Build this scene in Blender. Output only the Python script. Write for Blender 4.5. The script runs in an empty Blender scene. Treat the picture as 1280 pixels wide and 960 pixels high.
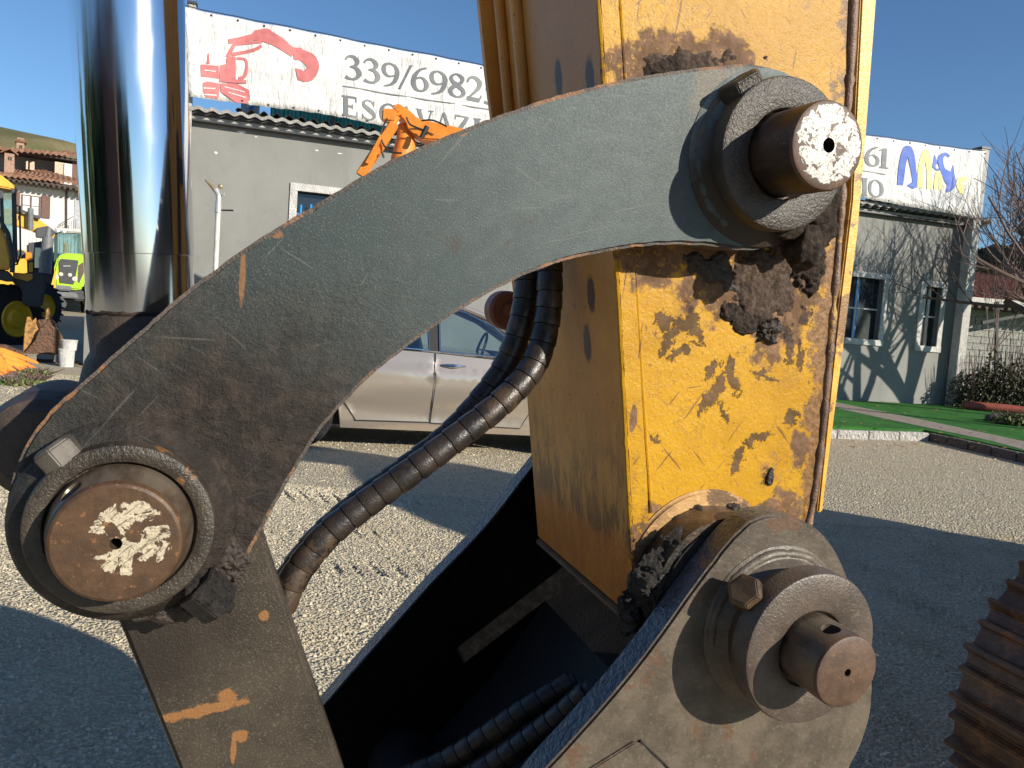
import bpy, bmesh, math, random
import numpy as np
from mathutils import Vector, Matrix, noise
random.seed(7); rng = np.random.default_rng(7)
sc = bpy.context.scene; COL = sc.collection
R_ = math.radians
# ------------------------------------------------------------------ camera
CAMZ = 1.25; F_PX = 960.0
PITCH = R_(4.2); ROLL = R_(4.2)
Fw = Vector((0, math.cos(PITCH), -math.sin(PITCH))); up0 = Vector((0, math.sin(PITCH), math.cos(PITCH))); r0 = Vector((1, 0, 0))
Rt = r0*math.cos(ROLL) + up0*math.sin(ROLL); Up = up0*math.cos(ROLL) - r0*math.sin(ROLL)
CAM = Vector((0, 0, CAMZ))
cd = bpy.data.cameras.new('camera'); cd.sensor_width = 36; cd.lens = 36*F_PX/1280; cd.clip_start = .02; cd.clip_end = 2000
cam = bpy.data.objects.new('camera', cd); COL.objects.link(cam)
m = Matrix((Rt, Up, -Fw)).transposed().to_4x4(); m.translation = CAM; cam.matrix_world = m
sc.camera = cam
def ray(px, py): return Rt*((px-640)/F_PX) + Up*((480-py)/F_PX) + Fw
def PD(px, py, d): return CAM + ray(px, py)*d
def G(px, py, z=0.0):
    r = ray(px, py); t = (z-CAMZ)/r.z; return CAM + r*t
# frame of the digger: W runs along the pins towards the camera, V is up, U to the right
ax = Rt*-.365 + Up*.146 + Fw; AXL = ax.length
W = -(ax/AXL); V = (Vector((0, 0, 1)) - W*W.z).normalized(); U = V.cross(W)
C0 = .7557
ORG = CAM - W*C0; k_ = -ORG.z/V.z; ORG = ORG + V*k_          # ground point under the links
MROT = Matrix((U, V, W)).transposed()
def M(px, py, w=0.0):
    r = ray(px, py); t = (w - (CAM-ORG).dot(W))/r.dot(W); p = CAM + r*t - ORG
    return (p.dot(U), p.dot(V))
def M3(px, py, w): a = M(px, py, w); return Vector((a[0], a[1], w))
# ------------------------------------------------------------------ light
SUNV = (U*.72 + V*.53 + W*1.0).normalized()                  # towards the sun
el = math.asin(SUNV.z); az = math.atan2(SUNV.x, SUNV.y)
world = bpy.data.worlds.new('World'); sc.world = world; world.use_nodes = True
wn = world.node_tree; bg = wn.nodes['Background']
sky = wn.nodes.new('ShaderNodeTexSky'); sky.sky_type = 'NISHITA'; sky.sun_disc = False
sky.sun_elevation = el; sky.sun_rotation = az; sky.air_density = 1.0; sky.dust_density = .15; sky.ozone_density = 4.5; sky.altitude = 300
tn = wn.nodes.new('ShaderNodeMix'); tn.data_type = 'RGBA'; tn.blend_type = 'MULTIPLY'; tn.inputs[0].default_value = 1; tn.inputs[7].default_value = (.90, 1.0, 1.04, 1)
wn.links.new(sky.outputs[0], tn.inputs[6]); wn.links.new(tn.outputs[2], bg.inputs[0]); bg.inputs[1].default_value = .10
sd = bpy.data.lights.new('sun', 'SUN'); sd.energy = 5.0; sd.angle = R_(.53); sd.color = (1, .92, .78)
sun = bpy.data.objects.new('sun', sd); COL.objects.link(sun); sun.rotation_euler = (-SUNV).to_track_quat('-Z', 'Y').to_euler()
sc.view_settings.view_transform = 'Standard'; sc.view_settings.look = 'None'; sc.view_settings.exposure = .35; sc.view_settings.gamma = 1
# ------------------------------------------------------------------ material helpers
class Mt:
    def __init__(s, name):
        s.m = bpy.data.materials.new(name); s.m.use_nodes = True; s.t = s.m.node_tree; s.b = s.t.nodes['Principled BSDF']
        s._obj = None
    def n(s, ty, **k):
        d = s.t.nodes.new(ty)
        for a, b in k.items(): setattr(d, a, b)
        return d
    def put(s, sock, v):
        if isinstance(v, bpy.types.NodeSocket): s.t.links.new(v, sock)
        elif isinstance(v, (tuple, list)) and len(v) == 3 and sock.type == 'RGBA': sock.default_value = (*v, 1)
        else: sock.default_value = v
    def obj(s):
        if s._obj is None: s._obj = s.n('ShaderNodeTexCoord').outputs['Object']
        return s._obj
    def noise(s, scale, detail=3, rough=.6, vec=None, dist=0, col=False):
        d = s.n('ShaderNodeTexNoise'); s.put(d.inputs['Vector'], vec or s.obj()); d.inputs['Scale'].default_value = scale
        d.inputs['Detail'].default_value = detail; d.inputs['Roughness'].default_value = rough; d.inputs['Distortion'].default_value = dist
        return d.outputs['Color' if col else 'Fac']
    def voro(s, scale, vec=None, feat='F1', out='Distance', rnd=1.0):
        d = s.n('ShaderNodeTexVoronoi', feature=feat); s.put(d.inputs['Vector'], vec or s.obj()); d.inputs['Scale'].default_value = scale
        d.inputs['Randomness'].default_value = rnd
        return d.outputs[out]
    def mapv(s, scale=(1, 1, 1), rot=(0, 0, 0), loc=(0, 0, 0), vec=None):
        d = s.n('ShaderNodeMapping'); s.put(d.inputs[0], vec or s.obj()); d.inputs[1].default_value = loc; d.inputs[2].default_value = rot; d.inputs[3].default_value = scale
        return d.outputs[0]
    def mr(s, v, a, b, c=0., d_=1., smooth=True):
        d = s.n('ShaderNodeMapRange', interpolation_type='SMOOTHSTEP' if smooth else 'LINEAR'); s.put(d.inputs[0], v)
        for i, x in enumerate((a, b, c, d_)): s.put(d.inputs[1+i], x)
        return d.outputs[0]
    def strip(s, p, sx, sy, rot, vec=None, sz=1.):
        v = s.mapv(loc=(-p[0],-p[1],-p[2]), vec=vec); v = s.mapv(rot=(0,0,-rot), vec=v); return s.mapv(scale=(sx,sy,sz), vec=v)
    def streak(s, fx, fy, rot, off=0., detail=2, rough=.5):
        return s.noise(1, detail, rough, vec=s.mapv(scale=(fx,fy,fx), vec=s.mapv(rot=(0,0,-rot), loc=(off,off*.7,0))))
    def ma(s, op, a, b=0., c=0.):
        d = s.n('ShaderNodeMath', operation=op); s.put(d.inputs[0], a); s.put(d.inputs[1], b)
        if op == 'MULTIPLY_ADD': s.put(d.inputs[2], c)
        return d.outputs[0]
    def mx(s, f, a, b, mode='MIX'):
        d = s.n('ShaderNodeMix', data_type='RGBA', blend_type=mode); s.put(d.inputs[0], f); s.put(d.inputs[6], a); s.put(d.inputs[7], b)
        return d.outputs[2]
    def blob(s, pt, r, soft=.5, namp=.6, nscale=30, sx=1., sy=1., sz=1.):
        d = s.n('ShaderNodeVectorMath', operation='SUBTRACT'); s.put(d.inputs[0], s.obj()); d.inputs[1].default_value = pt
        e = s.n('ShaderNodeVectorMath', operation='MULTIPLY'); s.put(e.inputs[0], d.outputs[0]); e.inputs[1].default_value = (sx, sy, sz)
        l = s.n('ShaderNodeVectorMath', operation='LENGTH'); s.put(l.inputs[0], e.outputs[0])
        v = s.ma('ADD', s.ma('DIVIDE', l.outputs['Value'], r), s.ma('MULTIPLY', s.ma('SUBTRACT', s.noise(nscale, 4, .65), .5), namp*2))
        return s.mr(v, 1+soft/2, 1-soft/2)
    def bump(s, h, strength=.5, dist=.01, prev=None):
        d = s.n('ShaderNodeBump'); s.put(d.inputs['Height'], h); d.inputs['Strength'].default_value = strength; d.inputs['Distance'].default_value = dist
        if prev is not None: s.put(d.inputs['Normal'], prev)
        return d.outputs[0]
    def out(s, col=None, rough=None, metal=None, nor=None, spec=None, coat=None, coatr=None):
        i = s.b.inputs
        for k, v in (('Base Color', col), ('Roughness', rough), ('Metallic', metal), ('Normal', nor), ('Specular IOR Level', spec), ('Coat Weight', coat), ('Coat Roughness', coatr)):
            if v is not None: s.put(i[k], v)
        return s.m
def simple(name, col, rough=.6, metal=0, var=.12, scale=8, bump=0., bscale=60, spec=None):
    m = Mt(name); n = m.noise(scale, 4, .6)
    c = m.mx(m.mr(n, .35, .65), tuple(x*(1-var) for x in col), tuple(min(1, x*(1+var)) for x in col))
    nor = m.bump(m.noise(bscale, 3), .6, bump) if bump else None
    return m.out(c, m.ma('ADD', m.ma('MULTIPLY', n, .2), rough-.1), metal, nor, spec)
# ------------------------------------------------------------------ mesh helpers
class MB:
    def __init__(s): s.v = []; s.f = []
    def add(s, vs, fs):
        o = len(s.v); s.v += [Vector(a) for a in vs]; s.f += [tuple(i+o for i in f) for f in fs]; return s
    def box(s, x0, x1, y0, y1, z0, z1):
        return s.add([(x0,y0,z0),(x1,y0,z0),(x1,y1,z0),(x0,y1,z0),(x0,y0,z1),(x1,y0,z1),(x1,y1,z1),(x0,y1,z1)],
                     [(0,3,2,1),(4,5,6,7),(0,1,5,4),(1,2,6,5),(2,3,7,6),(3,0,4,7)])
    def bar(s, a, b, wx, wz=None, upv=(0,0,1)):
        a = Vector(a); b = Vector(b); d = (b-a).normalized(); wz = wz or wx; u = Vector(upv)
        if abs(d.dot(u)) > .98: u = Vector((1,0,0))
        x = d.cross(u).normalized()*wx/2; z = x.cross(d).normalized()*wz/2
        vs = [p+i*x+j*z for p in (a,b) for i,j in ((-1,-1),(1,-1),(1,1),(-1,1))]
        return s.add(vs, [(0,1,2,3)[::-1],(4,5,6,7),(0,1,5,4),(1,2,6,5),(2,3,7,6),(3,0,4,7)])
    def tube(s, path, rad, n=10, caps=True):
        path = [Vector(p) for p in path]; k = len(path); rad = rad if isinstance(rad,(list,tuple)) else [rad]*k
        ref = None; vs = []; fs = []
        for i,p in enumerate(path):
            d = (path[min(i+1,k-1)]-path[max(i-1,0)]).normalized()
            if ref is None: ref = Vector((0,0,1)) if abs(d.z)<.9 else Vector((1,0,0))
            x = (ref - d*ref.dot(d)).normalized(); ref = x; y = d.cross(x)
            for j in range(n):
                a = 2*math.pi*j/n; vs.append(p + (x*math.cos(a)+y*math.sin(a))*rad[i])
        for i in range(k-1):
            for j in range(n):
                a=i*n+j; b=i*n+(j+1)%n; fs.append((a,b,b+n,a+n))
        if caps: fs.append(tuple(range(n))[::-1]); fs.append(tuple(range((k-1)*n,k*n)))
        return s.add(vs, fs)
    def cyl(s, a, b, r, r2=None, n=20): return s.tube([a,b],[r,r if r2 is None else r2],n)
    def prism(s, pts, lo, hi, axis='y'):
        # pts 2D outline; extruded along the axis from lo to hi
        mp = {'y': lambda p,t:(p[0],t,p[1]), 'x': lambda p,t:(t,p[0],p[1]), 'z': lambda p,t:(p[0],p[1],t)}[axis]
        n = len(pts); vs = [mp(p,lo) for p in pts]+[mp(p,hi) for p in pts]
        return s.add(vs, [tuple(range(n)), tuple(range(n,2*n))[::-1]]+[(i,i+n,(i+1)%n+n,(i+1)%n) for i in range(n)])
    def grid(s, P):
        h = len(P); w = len(P[0]); return s.add([p for r in P for p in r], [(i*w+j,i*w+j+1,(i+1)*w+j+1,(i+1)*w+j) for i in range(h-1) for j in range(w-1)])
    def lathe(s, prof, c, n=64, axis='w', caps=True):
        # prof: list of (radius, w) revolved about the pin axis through (u, v)
        vs=[]; fs=[]; k=len(prof)
        for r,w in prof:
            for j in range(n):
                a=2*math.pi*j/n
                if axis=='w': vs.append((c[0]+r*math.cos(a), c[1]+r*math.sin(a), w))
                elif axis=='y': vs.append((c[0]+r*math.cos(a), w, c[1]+r*math.sin(a)))
                elif axis=='x': vs.append((w, c[0]+r*math.cos(a), c[1]+r*math.sin(a)))
                else: vs.append((c[0]+r*math.cos(a), c[1]+r*math.sin(a), w))
        for i in range(k-1):
            for j in range(n):
                a=i*n+j; b=i*n+(j+1)%n; fs.append((a,b,b+n,a+n))
        if caps and prof[0][0]>1e-5: fs.append(tuple(range(n))[::-1])
        if caps and prof[-1][0]>1e-5: fs.append(tuple(range((k-1)*n,k*n)))
        return s.add(vs,fs)
    def build(s, name, mat, parent=None, smooth=False, bevel=0, segs=2, auto=35):
        me = bpy.data.meshes.new(name); me.from_pydata([tuple(v) for v in s.v], [], s.f); me.validate()
        bm = bmesh.new(); bm.from_mesh(me); bmesh.ops.recalc_face_normals(bm, faces=bm.faces)
        if bevel:
            ed=[e for e in bm.edges if len(e.link_faces)==2 and e.calc_face_angle(0)>R_(30)]
            bmesh.ops.bevel(bm, geom=ed, offset=bevel, segments=segs, affect='EDGES', clamp_overlap=True)
        if smooth:
            for f in bm.faces: f.smooth=True
            for e in bm.edges:
                if len(e.link_faces)==2 and e.calc_face_angle(0)>R_(auto): e.smooth=False
        bm.to_mesh(me); bm.free()
        if mat: me.materials.append(mat)
        o = bpy.data.objects.new(name, me); COL.objects.link(o)
        if parent is not None: o.parent = parent
        return o
def thing(name, label, cat, loc=(0,0,0), rotz=0, group=None):
    o = bpy.data.objects.new(name, None); COL.objects.link(o); o.location = loc; o.rotation_euler=(0,0,rotz); o.empty_display_size=.2
    o['label']=label; o['category']=cat
    if group: o['group']=group
    return o
def tag(o, label=None, cat=None, group=None, kind=None):
    for k,v in (('label',label),('category',cat),('group',group),('kind',kind)):
        if v: o[k]=v
    return o
def dup(o, parent=None, **k):
    c = o.copy(); COL.objects.link(c); c.parent = parent
    for ch in list(o.children): dup(ch, c)
    for a,b in k.items():
        if a in('label','group'): c[a]=b
        else: setattr(c,a,b)
    return c
def spline(pts, n=8, closed=False):
    P=[Vector(p) for p in pts]; k=len(P); out=[]
    for i in range(k if closed else k-1):
        g=lambda j: P[j%k] if closed else P[max(0,min(k-1,j))]
        a,b,c,d=g(i-1),g(i),g(i+1),g(i+2)
        for j in range(n):
            t=j/n; out.append(.5*((2*b)+(c-a)*t+(2*a-5*b+4*c-d)*t*t+(3*b-a-3*c+d)*t**3))
    if not closed: out.append(P[-1])
    return out
def cut(o, cutters):
    for c in cutters:
        md=o.modifiers.new('b','BOOLEAN'); md.operation='DIFFERENCE'; md.solver='EXACT'; md.object=c
    bpy.context.view_layer.update(); dg=bpy.context.evaluated_depsgraph_get()
    me=bpy.data.meshes.new_from_object(o.evaluated_get(dg)); o.modifiers.clear(); o.data=me
    for c in cutters: bpy.data.objects.remove(c)
    for p in me.polygons: p.use_smooth=False
    return o
def rock(name, c, r, mat, parent, amp=.25, sc_=(1,1,1), seed=0, sub=4, fs=1.6):
    bm=bmesh.new(); bmesh.ops.create_icosphere(bm, subdivisions=sub, radius=1)
    for v in bm.verts:
        q=v.co*fs+Vector((seed*7.3,seed*3.1,seed)); d=1+amp*noise.fractal(q,.8,2.1,5)*1.3+amp*.25*noise.noise(q*6)
        v.co=Vector(c)+Vector((v.co.x*d*sc_[0],v.co.y*d*sc_[1],v.co.z*d*sc_[2]))*r
    for f in bm.faces: f.smooth=True
    me=bpy.data.meshes.new(name); bm.to_mesh(me); bm.free(); me.materials.append(mat)
    o=bpy.data.objects.new(name,me); COL.objects.link(o); o.parent=parent; return o

def crust(name, px_, w, ru, rv, H, mat, parent, seed=0, thr=.0, n=110, fs=22., rot=0., amp=1.0):
    # a ragged cake of dirt: where its height field drops below the plate it vanishes into it
    c=M3(px_[0],px_[1],w); ca,sa=math.cos(rot),math.sin(rot); rows=[]
    for j in range(n):
        row=[]
        for i in range(n):
            a=-1.25+2.5*i/(n-1); b=-1.25+2.5*j/(n-1); x=a*ru; y=b*rv
            u=c[0]+x*ca-y*sa; v=c[1]+x*sa+y*ca; q=Vector((u*fs+seed*3.7,v*fs,seed*1.3))
            d=1-(a*a+b*b); h=d*.9+amp*noise.fractal(q,.75,2.1,4)-thr
            hh=H*(.55*min(1,max(-1,h*2.2))+.45*min(h,1.)*(.6+.9*noise.noise(q*2.7)))+(.16*H*noise.noise(q*7)+.10*H*noise.noise(q*15) if h>0 else 0)
            row.append(Vector((u,v,w+max(-.004,hh if h>0 else h*H))))
        rows.append(row)
    vs=[p for r in rows for p in r]; fs_=[]
    for j in range(n-1):
        for i in range(n-1):
            q=(j*n+i,j*n+i+1,(j+1)*n+i+1,(j+1)*n+i)
            if max(vs[k].z for k in q)>w-.0015: fs_.append(q)
    used=sorted({k for f in fs_ for k in f}); mp={k:i for i,k in enumerate(used)}
    return MB().add([vs[k] for k in used],[tuple(mp[k] for k in f) for f in fs_]).build(name,mat,parent,smooth=True,auto=80)
# ================================================================== DIGGER (near)
root = thing('excavator', 'weathered yellow excavator arm with grey-green bucket linkage, chrome ram and greasy pins filling the foreground', 'excavator')
mm = MROT.to_4x4(); mm.translation = ORG; root.matrix_world = mm
T = M3(954,199,0); L = M3(157,651,0); Rp = M3(966,780,.02)
def px3(x,y,w=0): return tuple(M3(x,y,w))
# --- materials
def grit(m, amt=.6, sc1=420, sc2=60, d=.0012, mid=.5):
    h = m.ma('ADD', m.noise(sc1,2,.7), m.ma('MULTIPLY', m.noise(sc2,4,.65), mid))
    return m.bump(h, amt, d)
def mat_link():
    m = Mt('grey_green_paint'); n1=m.noise(6,5,.6); n2=m.noise(520,1,.6); n3=m.noise(45,5,.7)
    c = m.mx(m.mr(n1,.3,.7),(.020,.033,.034),(.032,.048,.049))
    sm1=m.streak(7,26,.6,2,5,.7); c=m.mx(m.mr(sm1,.52,.72,0,.6),c,(.030,.032,.030)); sm2=m.streak(5,13,.5,7,4,.7); c=m.mx(m.mr(sm2,.5,.75,0,.5),c,(.070,.084,.082))
    c = m.mx(m.mr(n2,.57,.72,0,.45),c,(.17,.175,.165))  # bright specks paint glints into the colour
    c = m.mx(m.mr(n2,.42,.30,0,.5),c,(.015,.018,.018))
    c = m.mx(m.mr(m.ma('ADD',n2,m.ma('MULTIPLY',n3,.3)),.56,.48,0,.45),c,(.03,.035,.035))
    d1 = m.blob(px3(280,630),.19,1.1,.35,14); d2=m.blob(px3(190,760),.12,.9,.35,18); d3=m.blob(px3(390,520),.12,1.4,.5,22)
    dirt = m.ma('MAXIMUM',m.ma('MAXIMUM',d1,d2),m.ma('MULTIPLY',d3,.7))
    c = m.mx(m.ma('MULTIPLY',dirt,.93),c,m.mx(m.mr(n3,.4,.7),(.020,.014,.011),(.055,.039,.030)))
    r1 = m.blob(px3(900,120),.035,.6,.7,45); r2=m.blob(px3(885,170),.02,.6,.7,60)
    c = m.mx(m.ma('MULTIPLY',m.ma('MAXIMUM',r1,r2),.6),c,(.25,.15,.07))
    # brighter top end: glare painted into the colour
    cl = m.blob(px3(810,200),.27,1.4,.3,6); c = m.mx(m.ma('MULTIPLY',cl,.55),c,m.mx(m.mr(n3,.35,.7),(.074,.096,.098),(.108,.134,.134)))
    # scratches: stretched noise, thresholded
    for p_,ln,rot in (((830,165),.012,.9),((858,172),.010,1.0),((700,300),.02,.25),((455,350),.008,1.1),((660,260),.02,.15),((560,250),.015,.1),((690,215),.010,.0),((295,425),.014,-.7),((232,423),.030,0.),((187,456),.014,-.6),((790,260),.035,.3),((730,290),.03,.3),((770,120),.02,.2)):
        v=m.strip(px3(*p_),1/ln,1/.0009,rot)
        l=m.n('ShaderNodeVectorMath',operation='LENGTH'); m.put(l.inputs[0],v)
        c=m.mx(m.mr(m.ma('ADD',l.outputs['Value'],m.ma('MULTIPLY',n3,.9)),1.5,1.1,0,.3),c,(.17,.16,.13))
    for p,r,sx,sy in ((px3(303,345),.024,9,.9),(px3(578,163),.006,1,1),(px3(345,292),.006,1,1.4)):
        c = m.mx(m.ma('MULTIPLY',m.blob(p,r,.5,.5,90,sx,sy),.75),c,(.24,.11,.045))
    for f_,o_,r_ in ((190,3,.9),(170,11,.35),(210,23,-.5)):
        sk=m.streak(11,f_,r_,o_,1,.3); c=m.mx(m.ma('MULTIPLY',m.mr(sk,.72,.76),m.mr(n1,.45,.6,.05,.35)),c,(.15,.145,.13))
    c = m.mx(m.ma('MULTIPLY',m.mr(m.noise(23,5,.72,vec=m.mapv(loc=(4,4,4))),.60,.68),.55),c,(.05,.042,.034))
    b = grit(m,.42,560,26,.0008,.10); lump=m.bump(m.ma('MULTIPLY',m.noise(150,5,.75),dirt),.9,.004,b)
    ro = m.ma('ADD',m.ma('MULTIPLY',m.noise(300,2),.35),m.ma('SUBTRACT',.33,m.ma('MULTIPLY',dirt,.08)))
    return m.out(c,ro,0,lump,.28)
def mat_dirty(name,c1,c2,rust=(.20,.09,.035),rthr=.62,amt=.8,rough=.45,bumps=True,gs=330):
    m=Mt(name); n=m.noise(18,6,.68); n2=m.noise(150,3,.7)
    c=m.mx(m.mr(n,.35,.65),c1,c2); c=m.mx(m.mr(n2,.55,.75,0,.5),c,tuple(x*1.9 for x in c2))
    c=m.mx(m.mr(m.noise(11,5,.7,vec=m.mapv(loc=(5,3,1))),rthr,rthr+.05,0,.8),c,rust)
    return m.out(c,m.ma('ADD',m.ma('MULTIPLY',n2,.4),rough-.2),0,grit(m,amt,gs,50,.0016) if bumps else None,.5)
mLink=mat_link()
def mat_blink():
    m=Mt('brown_grimy_plate'); n=m.noise(12,6,.68); n2=m.noise(480,1,.6)
    c=m.mx(m.mr(n,.35,.65),(.032,.025,.018),(.058,.046,.033)); c=m.mx(m.mr(n2,.58,.72,0,.4),c,(.18,.155,.12))
    for p,r,a,b_,rot in ((px3(255,888,-.055),.05,1,7,.12),(px3(285,872,-.055),.012,1,1,0),(px3(292,935,-.055),.02,6,1,0),(px3(300,920,-.055),.008,1,1,0),(px3(330,770,-.055),.006,1,1,0)):
        v=m.strip(p,a,b_,rot)
        l=m.n('ShaderNodeVectorMath',operation='LENGTH'); m.put(l.inputs[0],v)
        c=m.mx(m.mr(m.ma('ADD',m.ma('DIVIDE',l.outputs['Value'],r),m.ma('MULTIPLY',m.ma('SUBTRACT',m.noise(70,5,.75),.5),1.6)),1.0,.7,0,.9),c,(.26,.12,.04))
    k=m.blob(px3(190,780,-.055),.07,.8,.4,20); c=m.mx(m.ma('MULTIPLY',k,.8),c,(.02,.015,.012))
    return m.out(c,.4,0,grit(m,.7,430,40,.0012,.3),.5)
mBlink=mat_blink()
mRustEdge=mat_dirty('rusty_edge',(.045,.038,.033),(.095,.072,.058),(.24,.11,.045),.545,1,.6)
mBoss=mat_dirty('grimy_boss',(.028,.022,.017),(.062,.050,.038),(.22,.10,.03),.63,.9,.45)
mBossR=mat_dirty('brown_worn_boss',(.055,.033,.020),(.11,.07,.045),(.14,.06,.025),.55,.6,.42)
mRing=mat_dirty('brown_ring',(.062,.046,.036),(.105,.080,.062),(.15,.07,.045),.6,.6,.42)
mTan=mat_dirty('primer_grey_plate',(.066,.051,.036),(.122,.097,.070),(.11,.055,.03),.575,.5,.5,gs=160)
mEdgeBlue=mat_dirty('sky_tinted_plate_edge',(.040,.048,.062),(.065,.078,.10),(.03,.03,.035),.6,1.4,.25,gs=110)  # sky reflection on the shaded edges put in as blue colour
def mat_steel(name,c1,c2,rough=.35,metal=.6):
    m=Mt(name); n=m.noise(25,5,.65,vec=m.mapv((1,1,.25))); c=m.mx(m.mr(n,.38,.62),c1,c2)
    return m.out(c,m.ma('ADD',m.ma('MULTIPLY',m.noise(80,3),.3),rough-.12),metal,m.bump(m.noise(200,3,.7),.25,.0015),.5)
mPinSide=mat_steel('pin_steel',(.085,.058,.038),(.19,.15,.11),.34,.45)
mPinDark=mat_steel('pin_dark_steel',(.030,.020,.016),(.085,.05,.035),.38,.35)
def mat_face(name,centre,base,paint,cover,seed,pr=.034,sc2=55):
    m=Mt(name); n=m.noise(60,6,.7); c=m.mx(m.mr(n,.35,.68),tuple(x*.6 for x in base),base)
    c=m.mx(m.mr(m.noise(140,3,.7),.6,.7,0,.6),c,(.30,.13,.05))
    a=m.noise(sc2,5,.62,vec=m.mapv(loc=(seed,seed*2,0)),dist=.5)
    d=m.n('ShaderNodeVectorMath',operation='DISTANCE'); m.put(d.inputs[0],m.obj()); d.inputs[1].default_value=centre
    e=m.mr(d.outputs['Value'],pr*.8,pr*1.15,0,.55)
    k=m.mr(m.ma('SUBTRACT',a,e),cover,cover+.025); k=m.ma('MULTIPLY',k,m.mr(m.streak(40,420,.7,5,3,.6),.66,.60,.25,1.)); k=m.ma('MULTIPLY',k,m.mr(m.noise(330,3,.75),.62,.55,.35,1.))
    c=m.mx(k,c,m.mx(m.mr(m.noise(250,2),.4,.7),tuple(x*.8 for x in paint),paint))
    rg=m.ma('SINE',m.ma('ADD',m.ma('MULTIPLY',d.outputs['Value'],2600.),m.ma('MULTIPLY',m.noise(30,2),3.)))
    h=m.ma('ADD',m.ma('ADD',m.ma('MULTIPLY',k,.6),m.ma('MULTIPLY',m.noise(170,4,.7),.7)),m.ma('MULTIPLY',rg,.02)); c=m.mx(m.mr(m.noise(35,5,.75,vec=m.mapv(loc=(9,9,9))),.55,.7,0,.55),c,(.06,.035,.025))
    return m.out(c,m.ma('SUBTRACT',.55,m.ma('MULTIPLY',k,.1)),0,m.bump(h,.6,.0012),.5)
mFaceT=mat_face('pin_face_white',px3(1037,180,.104),(.13,.075,.05),(.80,.78,.71),.40,2.,.044,75)
mFaceL=mat_face('pin_face_rust',px3(163,672,.06),(.095,.050,.024),(.58,.50,.36),.47,4.6,.038,38)
mFaceR=mat_face('pin_face_brown',px3(1061,843,.1445),(.12,.068,.043),(.3,.2,.15),.85,1.)
def mat_chrome():
    m=Mt('chrome'); n=m.noise(1,3,.6,vec=m.mapv((60,4,60))); n2=m.noise(14,4,.6,vec=m.mapv((1,.35,1)))
    nor=m.bump(m.noise(1,2,.5,vec=m.mapv((7,.8,7))),.10,.01)
    return m.out((.66,.68,.73),m.ma('ADD',m.mr(n2,.45,.75,0,.10),m.mr(n,.3,.8,.07,.13)),1,nor)
mChrome=mat_chrome()
mGrease=Mt('black_grease'); n=mGrease.noise(120,6,.75)
mGrease=mGrease.out(mGrease.mx(mGrease.mr(n,.4,.7),(.010,.008,.007),(.035,.027,.022)),mGrease.mr(n,.35,.65,.28,.75),0,mGrease.bump(n,1,.006),.5)
mGreaseB=Mt('brown_grease'); n=mGreaseB.noise(160,6,.75)
mGreaseB=mGreaseB.out(mGreaseB.mx(mGreaseB.mr(n,.4,.7),(.022,.016,.013),(.065,.048,.038)),mGreaseB.mr(n,.35,.65,.25,.6),0,mGreaseB.bump(n,.8,.003),.5)
mDirtG=Mt('dry_dirt_grease'); n=mDirtG.noise(140,6,.75); mDirtG=mDirtG.out(mDirtG.mx(mDirtG.mr(n,.4,.7),(.028,.020,.016),(.085,.060,.045)),.9,0,mDirtG.bump(n,1,.006),.3)
mMud=Mt('brown_mud'); n=mMud.noise(150,6,.75); mMud=mMud.out(mMud.mx(mMud.mr(n,.4,.7),(.06,.04,.03),(.15,.105,.078)),.9,0,mMud.bump(n,1,.004),.3)
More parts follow.
